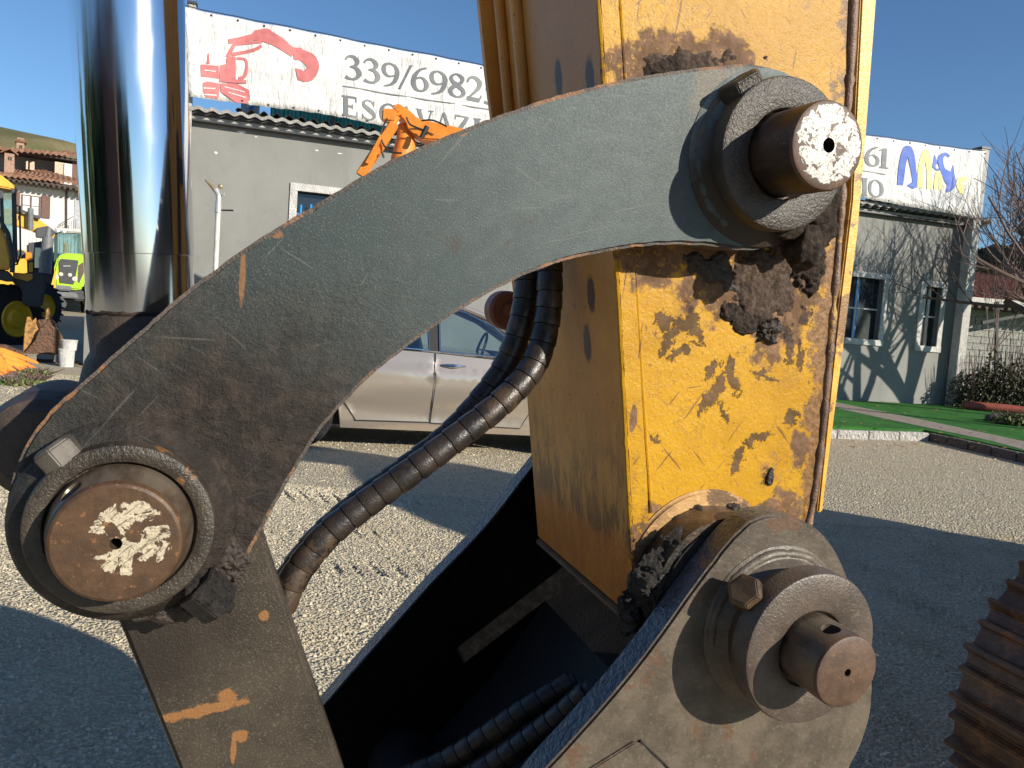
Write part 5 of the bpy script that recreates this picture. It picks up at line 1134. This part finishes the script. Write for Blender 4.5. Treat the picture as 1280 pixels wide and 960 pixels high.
a2=OZ(300,560); MB().bar((OZ(300,400)[0],-.3,OZ(300,400)[1]),(OZ(170,640)[0],-.3,OZ(170,640)[1]),.04,.05,(0,1,0)).build('arm_rib',mOrgD,dig)
q=OZ(432,160); MB().lathe([(.001,-.22),(.075,-.22),(.075,.2),(.001,.2)],(q[0],q[1]),20,'y').build('pivot_boss',mOrg,dig,smooth=True); MB().lathe([(.001,-.245),(.035,-.245),(.035,-.2),(.001,-.2)],(q[0],q[1]),12,'y').build('pivot_pin',mOrgD,dig)
q=OZ(370,210); MB().box(q[0]-.12,q[0]+.08,-.26,-.12,q[1]-.09,q[1]+.08).build('valve_block',mOrg,dig,bevel=.02)
for pl,r_ in (([(345,250),(295,360),(300,450),(340,510),(400,545),(470,550)],.013),([(640,420),(690,320)],.035),([(300,540),(315,590)],.014),([(510,240),(540,300),(600,330),(650,350),(690,390)],.012),([(640,270),(740,268),(860,320)],.012)):
    pts=[Vector((OZ(*p)[0],-.30,OZ(*p)[1])) for p in pl]; MB().tube(spline(pts,6),r_,8).build('hydraulic_hose',mRub,dig,smooth=True)
p0=PD(700,480,DD).x-OL.x; 
MB().prism([(p0+.4,.5),(p0+.4,1.2),(p0+.9,1.75),(p0+2.6,1.7),(p0+2.8,1.2),(p0+2.8,.5)],-.7,.9,'y').build('body',mOrg,dig,bevel=.05)
for y in (-.9,.7): MB().prism([(p0+.3,.0),(p0+.1,.25),(p0+.3,.5),(p0+2.8,.5),(p0+3.0,.25),(p0+2.8,0)],y,y+.35,'y').build('track',mBlack,dig,bevel=.03)
# ================================================================== LEFT: machines
mYl=simple('loader_yellow',(.76,.40,.03),.4,var=.06); mDk=simple('dark_grey_plastic',(.045,.048,.052),.5); mGy=simple('mid_grey_metal',(.16,.165,.17),.5); mRim=simple('yellow_rim',(.85,.50,.02),.4,var=.04)
def frame_at(px,py,d,z=0):
    p=PD(px,py,d); L_=Vector((p.x,p.y,z))
    th=math.atan2(-L_.x,L_.y); d_=Vector((math.cos(th),math.sin(th),0)); n_=Vector((-d_.y,d_.x,0)); globals()['TH']=th
    def q(x,y,yo=0.): r_=ray(x,y); P0=L_+n_*yo; t_=(P0-CAM).dot(n_)/r_.dot(n_); k=CAM+r_*t_-L_; return (k.dot(d_),k.z)
    return L_,q
def wheel(par,c,r,w,rim,yaw=0,name='wheel',lugs=True,rr=.56,nl=22):
    # axis along y, facing the viewer; yaw turns it about z
    ob=MB().lathe([(r*rr,-w/2),(r*.86,-w/2-.0),(r*.97,-w*.42),(r,-w*.2),(r,w*.2),(r*.97,w*.42),(r*.86,w/2),(r*rr,w/2)],(0,0),48,'y',False).build(name,mTyre,par,smooth=True)
    if lugs:
        lg=MB()
        for i in range(nl):
            for s_ in (-1,1):
                a=2*math.pi*(i+(.5 if s_>0 else 0))/nl; a2=a+.16
                lg.bar((r*1.0*math.cos(a),s_*w*.50,r*1.0*math.sin(a)),(r*1.02*math.cos(a2),s_*w*.04,r*1.02*math.sin(a2)),.07*r,.075*r,(math.cos(a),0,math.sin(a)))
        lg.build('tyre_lug',mTyre,ob)
    rm=MB().lathe([(r*rr,w*.45),(r*rr*1.02,-w*.47),(r*rr*.93,-w*.54),(r*rr*.88,-w*.46),(r*.30,-w*.40),(r*.24,-w*.52),(.001,-w*.52)],(0,0),40,'y').build('rim',rim,ob,smooth=True)
    ob.location=c; ob.rotation_euler=(0,0,yaw); return ob
LL,q=frame_at(10,428,18.2,gh(-11.5,18.2)); 
ld=thing('wheel_loader','yellow wheel loader at the far left edge, big lugged tyres and dark cab frame','wheel loader',tuple(LL),TH)
c=q(11,395); wheel(ld,(c[0],-.3,c[1]-.05),.76,.5,mRim,.75)
c=q(28,402); wheel(ld,(c[0],.6,c[1]),.60,.45,mRim,1.5)
c=q(47,384,1.5); wheel(ld,(c[0],1.5,c[1]),.62,.45,mRim,.8)
Pq=lambda *pp:[q(*p) for p in pp]
MB().prism(Pq((-60,232),(0,224),(18,238),(22,244),(0,240),(-60,245)),-1.0,.9,'y').build('cab_roof',mYl,ld,bevel=.03)
for xa,ya,xb,yb,w_ in ((17,240,19,330,.09),(2,244,4,300,.07),(-30,244,-28,330,.09)): MB().bar((*[q(xa,ya)[0]],-.95,q(xa,ya)[1]),(q(xb,yb)[0],-.95,q(xb,yb)[1]),w_).build('cab_pillar',mDk,ld,bevel=.01)
MB().prism(Pq((-40,246),(16,246),(18,328),(-40,330)),-.85,.8,'y').build('cab_glass',mCg,ld)
MB().prism(Pq((-40,300),(0,286),(8,300),(13,322),(14,338),(-40,338)),-1.15,-.2,'y').build('side_tank',mYl,ld,bevel=.04)
MB().tube([Vector((q(x,y)[0],-1.25,q(x,y)[1])) for x,y in ((-20,283),(0,278),(10,296),(16,325),(15,342))],.05,8).build('guard_tube',mDk,ld,smooth=True)
MB().prism(Pq((-50,336),(8,338),(16,345),(18,352),(8,352),(0,350),(-50,356)),-.9,.5,'y').build('mudguard',mDk,ld,bevel=.03)
MB().prism(Pq((14,345),(40,340),(56,342),(58,352),(52,384),(28,382),(24,362),(16,352)),-.45,.9,'y').build('rear_fender',mDk,ld,bevel=.04)
MB().prism(Pq((16,341),(40,343),(40,349),(34,352),(28,350),(16,348)),-.52,-.44,'y').build('yellow_step',mYl,ld,bevel=.01)
MB().tube([Vector((q(x,y)[0],-1.0,q(x,y)[1])) for x,y in ((20,262),(24,262),(25,320),(21,332),(12,333))],.02,6).build('hand_rail',mDk,ld,smooth=True)
# dark machine with exhaust between loader and tractor
L2,q=frame_at(50,400,23,gh(-14,23)+.05)
tl=thing('dark_tractor','dark tractor with tall grey exhaust stack and round mirror beside the loader','tractor',tuple(L2),TH)
Pq=lambda *pp:[q(*p) for p in pp]
MB().cyl((q(56,342)[0],-.5,q(56,342)[1]),(q(60,298)[0],-.5,q(60,298)[1]),.16,.15,18).build('exhaust_stack',mGy,tl,smooth=True); MB().cyl((q(60,298)[0],-.5,q(60,298)[1]),(q(61,286)[0],-.5,q(61,286)[1]),.09,.07,12).build('exhaust_tip',mGy,tl,smooth=True)
MB().prism(Pq((33,304),(66,300),(68,340),(60,372),(40,372),(34,340)),-.1,1.4,'y').build('cab',mDk,tl,bevel=.05)
MB().box(q(44,302)[0],q(44,302)[0]+.35,-.12,-.10,q(48,335)[1],q(48,310)[1]).build('side_window',mCg,tl)
for (x,y,r_) in ((26,318,.13),(31,320,.08)): MB().lathe([(.001,-.05),(r_*.9,-.04),(r_,0),(r_*.8,.08),(.001,.1)],q(x,y),16,'y').build('mirror',mDk,tl,smooth=True)
MB().box(q(32,326)[0],q(37,326)[0]+.05,-.3,-.1,q(35,326)[1],q(35,316)[1]).build('indicator_lamp',simple('orange_lens',(.8,.25,.02),.3),tl,bevel=.01); MB().box(q(36,342)[0],q(36,342)[0]+.1,-.3,-.2,q(36,340)[1],q(36,328)[1]).build('work_lamp',mYl,tl)

c=q(38,390); wheel(tl,(c[0],.6,.75),.75,.45,mBlack,1.3)
# yellow excavator boom with lettering
L3,q=frame_at(20,380,27,gh(-17,27))
ye=thing('yellow_excavator','yellow excavator behind the loader, only its low boom with black letters shows','excavator',tuple(L3),TH); Pq=lambda *pp:[q(*p) for p in pp]
MB().prism(Pq((-60,255),(13,262),(46,273),(66,287),(69,296),(52,297),(46,292),(38,288),(13,281),(-60,290)),-.25,.25,'y').build('boom',mYl,ye,bevel=.03)
MB().prism(Pq((44,286),(60,283),(70,292),(60,299),(44,298)),-.4,-.25,'y').build('boom_foot',mDk,ye,bevel=.03)
MB().bar((q(20,262)[0],-.4,q(20,262)[1]),(q(50,274)[0],-.4,q(50,274)[1]),.09).build('boom_cylinder',mDk,ye); MB().cyl((q(38,262)[0],-.5,q(38,262)[1]),(q(38,288)[0],-.5,q(38,288)[1]),.09,n=10).build('arm_lamp',mGy,ye)
MB().prism([(-2.2,.9),(-2.2,2.2),(.3,2.2),(1.2,1.6),(1.2,.9)],.3,2.2,'y').build('body',mYl,ye,bevel=.05); MB().prism([(-2.4,0),(-2.4,.8),(1.3,.8),(1.6,.4),(1.3,0)],.3,2.2,'y').build('track',mDk,ye,bevel=.05)
lt=MB()
def lrib(pts,w_):
    for a,b in zip(pts,pts[1:]): lt.bar((*[q(*a)[0]],-.256,q(*a)[1]),(q(*b)[0],-.256,q(*b)[1]),.012,w_,(0,0,1)) if False else lt.prism([(q(a[0]-w_,a[1])[0],q(*a)[1]),(q(a[0]+w_,a[1])[0],q(*a)[1]),(q(b[0]+w_,b[1])[0],q(*b)[1]),(q(b[0]-w_,b[1])[0],q(*b)[1])],-.262,-.252,'y')
lrib([(17.5,268.6),(14.8,269.6),(15,271.6),(17.6,272.6),(17.6,274.6),(14.6,275.4)],.7); lrib([(19.6,269.4),(19.8,274.8),(21.4,276.2),(23.0,275.2),(23.2,270)],.6)
lt.build('lettering',mBlack,ye)
# green tractor
L4,q=frame_at(88,392,29,gh(-16.5,29)); SG=1.0
gt=thing('green_tractor','lime green farm tractor facing the camera with dark cab and front weights','tractor',tuple(L4),TH); Pq=lambda *pp:[q(*p) for p in pp]
mLime=simple('lime_green_paint',(.36,.60,.03),.35,var=.05); mCab=simple('dark_green_cab',(.02,.06,.05),.4)
MB().prism(Pq((69,358),(68,335),(72,322),(80,317),(104,318),(109,325),(107,345),(104,360),(98,363),(72,361)),-.4,1.4,'y').build('bonnet',mLime,gt,bevel=.10,segs=3)
MB().prism(Pq((74,354),(73,328),(76,324),(98,326),(96,338),(92,356)),-.425,-.38,'y').build('grille',mDk,gt,bevel=.02)
MB().prism(Pq((98,332),(104,328),(105,340),(99,354),(97,352)),-.42,-.38,'y').build('side_vent',simple('brown_vent',(.10,.07,.05),.6),gt)
for x,y,r_ in ((70.5,346.5,.09),(93.5,349,.09),(76.5,343,.07),(87.5,344,.07)): MB().lathe([(.001,-.46),(r_,-.45),(r_,-.40),(.001,-.40)],q(x,y),14,'y').build('headlight',mWhite,gt,smooth=True)
MB().bar((q(79,333)[0],-.44,q(79,333)[1]),(q(88,333)[0],-.44,q(88,333)[1]),.02,.05).build('grille_badge',mAlu,gt)
MB().prism(Pq((70,288),(108,290),(112,292),(110,320),(69,318)),1.3,2.6,'y').build('cab_glass',mCg,gt)
for x in (69,111): MB().bar((q(x,288)[0],1.25,q(x,288)[1]),(q(x,330)[0],1.25,q(x,330)[1]),.12).build('cab_pillar',mCab,gt)
MB().prism(Pq((68,282),(112,285),(113,290),(68,287)),1.0,2.8,'y').build('cab_roof',mWhite,gt,bevel=.04)
for x,y in ((71,286.5),(79,287.5),(105,289)): MB().lathe([(.001,.93),(.07,.95),(.07,1.05),(.001,1.05)],q(x,y),12,'y').build('roof_lamp',mAlu,gt,smooth=True)
MB().tube([Vector((q(x,y)[0],1.4,q(x,y)[1])) for x,y in ((80,301),(83,304),(83,311),(81,314))],.09,8).build('seat_cover',mYl,gt,smooth=True)
MB().prism(Pq((63,356),(90,358),(90,364),(62,362)),-.9,-.4,'y').build('front_weight',mGy,gt,bevel=.04); MB().prism(Pq((60,364),(96,366),(98,373),(60,371)),-.95,-.4,'y').build('front_weight',mGy,gt,bevel=.04)
MB().prism(Pq((66,364),(104,362),(106,376),(66,374)),-.3,1.5,'y').build('axle',mDk,gt,bevel=.05)
for x in (61,112): wheel(gt,(q(x,380)[0],.3,.66),.66,.45,mLime,math.pi/2+.12)
for x in (64,116): wheel(gt,(q(x,370)[0],2.2,.9),.9,.6,mLime,math.pi/2+.12)
# old digger bucket on pallet
L5,q=frame_at(50,440,14.2,0); Pq=lambda *pp:[q(*p) for p in pp]
mRu=simple('brown_rust',(.17,.095,.06),.7,bump=.5,bscale=20); mRu2=simple('flaking_yellow_rust',(.30,.15,.04),.7,var=.5,scale=12)
pl=thing('wooden_pallet','weathered wooden pallet under the rusty bucket','pallet',tuple(L5),TH); mPal=simple('grey_wood',(.36,.31,.25),.85,bump=.4)
xa=q(2,444)[0]; xb=q(77,446)[0]; zt_=.15
for i in range(6): MB().box(xa,xb,-.45+i*.17,-.33+i*.17,zt_-.022,zt_).build('deck_board',mPal,pl,bevel=.003)
for i in range(3):
    xx=xa+(xb-xa-.14)*i/2
    for y in (-.45,0,.4): MB().box(xx,xx+.14,y,y+.12,.024,zt_-.023).build('pallet_block',mPal,pl)
    MB().box(xx,xx+.14,-.45,.52,.0,.022).build('bottom_board',mPal,pl)
bk=thing('rusty_bucket','old brown rusty digger bucket with yellow flaking lugs standing on the pallet','digger bucket',tuple(L5),TH)
sid=Pq((28,442),(34,436),(44,424),(50,410),(58,403),(68,408),(77,418),(80,428),(78,437),(72,441),(60,443))
MB().prism(sid,-.42,-.39,'y').build('side_plate',mRu,bk,bevel=.008); MB().prism(sid,.30,.33,'y').build('side_plate',mRu,bk,bevel=.008)
cv=Pq((58,403),(68,408),(77,418),(80,428),(78,437),(72,441),(60,443),(28,442)); rows_=[[Vector((p.x,y,p.y)) for p in spline([(a,b,0) for a,b in cv],5)] for y in (-.39,.30)]
sh_=MB().grid(rows_).build('curved_shell',mRu,bk,smooth=True); s_=sh_.modifiers.new('s','SOLIDIFY'); s_.thickness=.025
for y in (-.25,.12):
    MB().prism(Pq((29,441),(31,412),(34,396),(38,396),(40,402),(45,397),(47,408),(50,412),(42,426),(36,436)),y,y+.03,'y').build('hanger_lug',mRu2,bk,bevel=.006)
MB().prism(Pq((56,406),(58,386),(62,384),(64,396),(70,405)),-.2,-.16,'y').build('hanger_lug',mRu2,bk,bevel=.006); MB().prism(Pq((46,400),(62,398),(70,404),(72,414),(62,412),(50,412)),-.3,.2,'y').build('top_bracket',mRu,bk,bevel=.02)
MB().prism(Pq((-20,428),(8,430),(22,436),(32,438),(30,442),(-20,441)),-.5,-.1,'y').build('cutting_blade',mRu,bk,bevel=.01)
# pails
L6,q=frame_at(84,449,13.4,0); h1=q(84,437)[1]; pw=.125
for i,(z0,z1,lab,dx) in enumerate(((0,q(84,436)[1],'lower of two white plastic pails stacked on the gravel',-.01),(q(84,439)[1]+.02,q(84,426)[1]+.02,'upper white plastic pail with a wire handle',.03))):
    t=thing('plastic_pail',lab,'pail',(L6.x+dx,L6.y,z0),TH,'white pails'); h=z1-z0
    MB().lathe([(.001,0),(pw*.88,0),(pw,h*.9),(pw*1.06,h*.9),(pw*1.06,h),(.001,h)],(0,0),24,'z').build('pail_body',mWhite,t,smooth=True,auto=25)
    MB().tube([Vector((pw*1.08*math.cos(a),-pw*.2,h*.85-.09*math.sin(a))) for a in [k*math.pi/12*.5 for k in range(13)]],.005,5).build('pail_handle',mBlack,t)
p=G(88,454); t=thing('rusty_sheet','thin rusty steel sheet lying on the gravel by the pails','steel sheet',tuple(p)); MB().box(-.25,.3,-.25,.3,.002,.02).build('sheet_plate',mRu,t)
# orange toothed bucket
L7,q=frame_at(10,470,11.6,0); Pq=lambda *pp:[q(*p) for p in pp]
ob=thing('orange_bucket','bright orange digger bucket lip with a row of pointed teeth at the left edge','digger bucket',tuple(L7),TH)
mOb=simple('orange_bucket_paint',(.82,.26,.025),.4,var=.15,scale=6)
for i in range(7):
    y0=440+i*5.2; xt=(50,47,44,40,34,28,20)[i]; yt=(458,464,467,470,472,475,477)[i]
    zo=(.55,.42,.30,.18,.06,-.06,-.18)[i]
    MB().prism(Pq((-30,y0-6),(4,y0-2),(xt*.6,(y0+yt)/2-2),(xt,yt-1.5),(xt,yt+.5),(xt*.55,(y0+yt)/2+4),(0,y0+5),(-30,y0+3)),zo-.07,zo+.06,'y').build('bucket_tooth',mOb,ob,bevel=.012)
MB().prism(Pq((-90,430),(-20,436),(6,446),(10,462),(2,475),(-90,480)),-.25,.65,'y').build('bucket_lip',mOb,ob,bevel=.03)
MB().prism(Pq((12,462),(32,463),(34,466),(14,465)),-.28,-.2,'y').build('worn_patch',mRu,ob)
for i,(x,y) in enumerate(((20,482),(34,478),(44,470),(60,492))):
    p=G(x,y); bush('weed',('small green weed right under the orange bucket teeth','small green weed just right of the orange bucket','small green weed at the tip of the orange bucket teeth','small green weed alone on the gravel below the bucket')[i],p,.5,.13,.3,160,leafmat('weed_leaves',(.10,.16,.04),(.2,.25,.08)),70+i,'weed','weeds by the orange bucket',.03)
# railing
L8,q=frame_at(30,320,31,gh(-19,31))
rl=thing('railing','pale metal railing behind the machines below the house','railing',tuple(L8),TH)
zb=q(30,312)[1]; zt_=q(30,284)[1]
for i in range(30):
    xx=q(-20,300)[0]+i*.135; MB().bar((xx,0,zb),(xx,0,zt_),.03).build('baluster',mPost,rl)
MB().box(q(-20,300)[0],q(-20,300)[0]+4.0,-.03,.03,zt_,zt_+.05).build('top_rail',mPost,rl); MB().box(q(-20,300)[0],q(-20,300)[0]+4.0,-.15,.15,-.3,zb).build('base_wall',simple('pale_wall',(.5,.47,.42),.9),rl)
# ================================================================== HOUSE
L9,q=frame_at(50,330,44,.6); Pq=lambda *pp:[q(*p) for p in pp]
hs=thing('villa','white villa with brown shutters, two tiled roofs and brick chimneys','house',tuple(L9),TH)
mHW=simple('cream_render',(.66,.63,.58),.9); mHP=simple('peach_render',(.62,.44,.34),.9); mTl=Mt('roof_tiles'); n=mTl.noise(3,4,.7); mTl=mTl.out(mTl.mx(mTl.mr(n,.35,.65),(.17,.085,.055),(.30,.17,.115)),.9,0,None,.2); mBrn=simple('brown_shutter',(.13,.065,.05),.6)
mBrk=simple('pink_brick',(.52,.33,.24),.9,bump=.3)
xL=q(-200,300)[0]; xR=q(128,300)[0]; zE=q(50,228)[1]; zE2=q(50,188)[1]
MB().box(xL,xR,0,8,-.8,zE+.1).build('wall',mHW,hs)
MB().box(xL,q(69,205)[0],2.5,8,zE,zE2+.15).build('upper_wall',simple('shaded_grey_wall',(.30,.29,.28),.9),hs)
MB().box(q(69,205)[0],q(81,205)[0],1.2,8,zE,q(75,199)[1]).build('upper_wall',mHP,hs); MB().box(q(81,205)[0]+.003,q(91,205)[0],1.1,8,zE,q(85,201)[1]).build('upper_wall',mHW,hs); MB().box(q(91,205)[0],xR,1.25,8,zE,zE2).build('shutter',mBrn,hs)
MB().box(q(32,200)[0],q(36,200)[0]-.05,1.6,2.5,q(35,207)[1],q(35,196)[1]).build('pillar',mHP,hs); MB().box(q(37,200)[0],q(43,200)[0],1.6,2.5,q(35,207)[1],q(35,196)[1]).build('pillar',mHP,hs)
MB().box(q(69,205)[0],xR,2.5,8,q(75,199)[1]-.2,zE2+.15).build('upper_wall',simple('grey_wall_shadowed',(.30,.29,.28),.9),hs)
def roof(name,e0,e1,r0_,r1_,ye,yr,nrow=7):
    # e0,e1: eaves left/right, r0,r1: ridge left/right in (x,z); corrugated along the eaves
    L_=abs(e1[0]-e0[0]); n=int(L_/.28*6); rows_=[]
    for j in range(nrow+1):
        for sub in (0,1):
            f=min(1,(j+sub*.98)/(nrow+.98)); row=[]
            for i in range(n+1):
                t=i/n; a=Vector((e0[0]+(e1[0]-e0[0])*t,e0[1]+(e1[1]-e0[1])*t)); b=Vector((r0_[0]+(r1_[0]-r0_[0])*t,r0_[1]+(r1_[1]-r0_[1])*t)); p=a.lerp(b,f)
                row.append(Vector((p.x,ye+(yr-ye)*f,p.y+.045*math.sin(i*math.pi/3)+(.05 if sub==0 else 0)+.02*noise.noise(Vector((i*.4,j,0))))))
            rows_.append(row)
    rr=[Vector((v.x,v.y+.02,v.z-.18)) for v in rows_[0]]; rows_.insert(0,rr)
    rows_.append([v+Vector((0,3.5,-1.6)) for v in rows_[-1]])
    return MB().grid(rows_).build(name,mTl,hs)
R1=roof('roof',q(-40,179),q(118,193),q(-60,178),q(86,172),.6,5.0)
R2=roof('roof',q(-40,216),q(112,232),q(-40,208),q(52,205),-1.2,2.4)
MB().box(xL,q(118,190)[0],.9,7,zE2-.15,zE2-.02).build('soffit',mWood,hs); MB().box(xL,q(112,190)[0],-1.0,1.0,q(50,229)[1]-.12,q(50,229)[1]).build('soffit',mWood,hs)
for i in range(16): xx=q(2+i*7,232)[0]; MB().box(xx,xx+.14,-1.1,-.01,q(50,231)[1]-.15,q(50,229)[1]-.125).build('rafter',mWood,hs)
for (xa,xb,yt,yb,yy) in ((18,29,163,176,4.2),(5,18,192,213,.2)):
    a=q(xa,yb); b=q(xb,yt); ch=MB().box(a[0],b[0],yy,yy+.7,a[1]-.3,b[1]).build('chimney',mBrk,hs)
    for k in (.36,.58): xx=a[0]+(b[0]-a[0])*k; MB().box(xx,xx+.07,yy-.02,yy+.01,b[1]-.38,b[1]-.18).build('flue_slot',mBlack,ch)
    if yt<170: MB().box(a[0]-.08,b[0]+.10,yy-.1,yy+.8,b[1],b[1]+.16).build('chimney_cap',mTl,ch); MB().box(a[0]+.03,b[0]-.03,yy,yy+.6,b[1]+.16,b[1]+.26).build('chimney_pot',mBrk,ch) if yt<170 else None
    else: xm=(a[0]+b[0])/2; MB().prism([(a[0]-.18,b[1]-.05),(xm,b[1]+.22),(b[0]+.18,b[1]-.05),(b[0]+.18,b[1]+.02),(xm,b[1]+.30),(a[0]-.18,b[1]+.02)],yy-.12,yy+.85,'y').build('chimney_cap',mTl,ch)
a=q(26,268); b=q(51,246); wn_=MB().box(a[0],b[0],-.04,.05,a[1],b[1]).build('window',mBrn,hs)
ar=[(a[0]+(b[0]-a[0])*i/10,b[1]+.22*math.sin(math.pi*i/10)) for i in range(11)]; MB().prism(ar,-.05,.05,'y').build('arch',mHW,wn_)
for k in range(2):
    x0_=a[0]+.08+(b[0]-a[0]-.08)*k/2; MB().box(x0_,x0_+(b[0]-a[0])/2-.14,-.06,-.045,a[1]+.06,b[1]-.06).build('pane',simple('white_blind',(.6,.62,.62),.5),wn_)
    MB().box(x0_,x0_+(b[0]-a[0])/2-.14,-.07,-.062,a[1]+.52,a[1]+.56).build('glazing_bar',mBrn,wn_)
for xa_,xb_ in ((52,63),(17,25)): MB().box(q(xa_,250)[0],q(xb_,250)[0],-.10,-.04,a[1]-.05,b[1]+.1).build('shutter',mBrn,hs,bevel=.01)
MB().cyl((q(83,232)[0],-.1,q(83,232)[1]),(q(83,292)[0],-.1,q(83,292)[1]),.05,n=8).build('downpipe',mWood,hs)
MB().box(q(93,262)[0],q(108,262)[0],-.05,.0,q(95,285)[1],q(95,240)[1]).build('wall_panel',simple('grey_wall_panel',(.4,.4,.42),.8),hs)
za=q(72,284)[1]; zb=q(90,272)[1]
for i in range(9): xx=q(72,280)[0]+i*.11; MB().bar((xx,-.8,za-.2),(xx,-.8,za+.03+.06*i),.025).build('baluster',mBlack,hs)
MB().bar((q(72,284)[0],-.8,za+.05),(q(91,272)[0],-.8,zb),.04).build('hand_rail',mBlack,hs)
# ================================================================== invented trees and brick building behind the camera, added to darken the chrome reflection
LB=('tall broad evergreen','narrow evergreen','low rounded evergreen','tall leaning evergreen','dense dark evergreen','wide old evergreen','young pointed evergreen','shaggy evergreen','big bare hedge tree','small thick evergreen','leafy boundary tree')
WH=('added far behind the viewer','added behind the viewer to the left','added out of view on the left','added directly behind the viewer','added by the left boundary','added at the back of the yard','added to the left of the viewer','added near the left corner','added along the rear','added at the rear right','added at the rear left')
for i,(x,y,h) in enumerate(((-9,-12,5.5),(-4.5,-14,6.2),(-12.5,-9,5.),(0,-16,5.5),(-15,-4,5.),(-7,-18,7),(-16,1,4.6),(-2,-20,7.5),(-11,-15,6.5),(4,-21,6),(-18,-8,6.5))):
    bush('added_evergreen',LB[i]+' '+WH[i],Vector((x,y,0)),5.2,h,4.0,900,mEver,200+i,'tree','evergreens added behind the viewer for the chrome reflection',.42)
hd=thing('added_barn','long brown brick building added behind the viewer to darken the chrome ram reflection','added_barn',(-14,-10.5,0)); MB().box(-8,12,-3,0,0,3.4).build('wall',simple('added_barn_brown_brick',(.13,.07,.05),.9),hd); MB().prism([(-.4,3.4),(-1.5,4.6),(-3.4,3.4)],-8.4,12.4,'x').build('roof',mTl,hd)
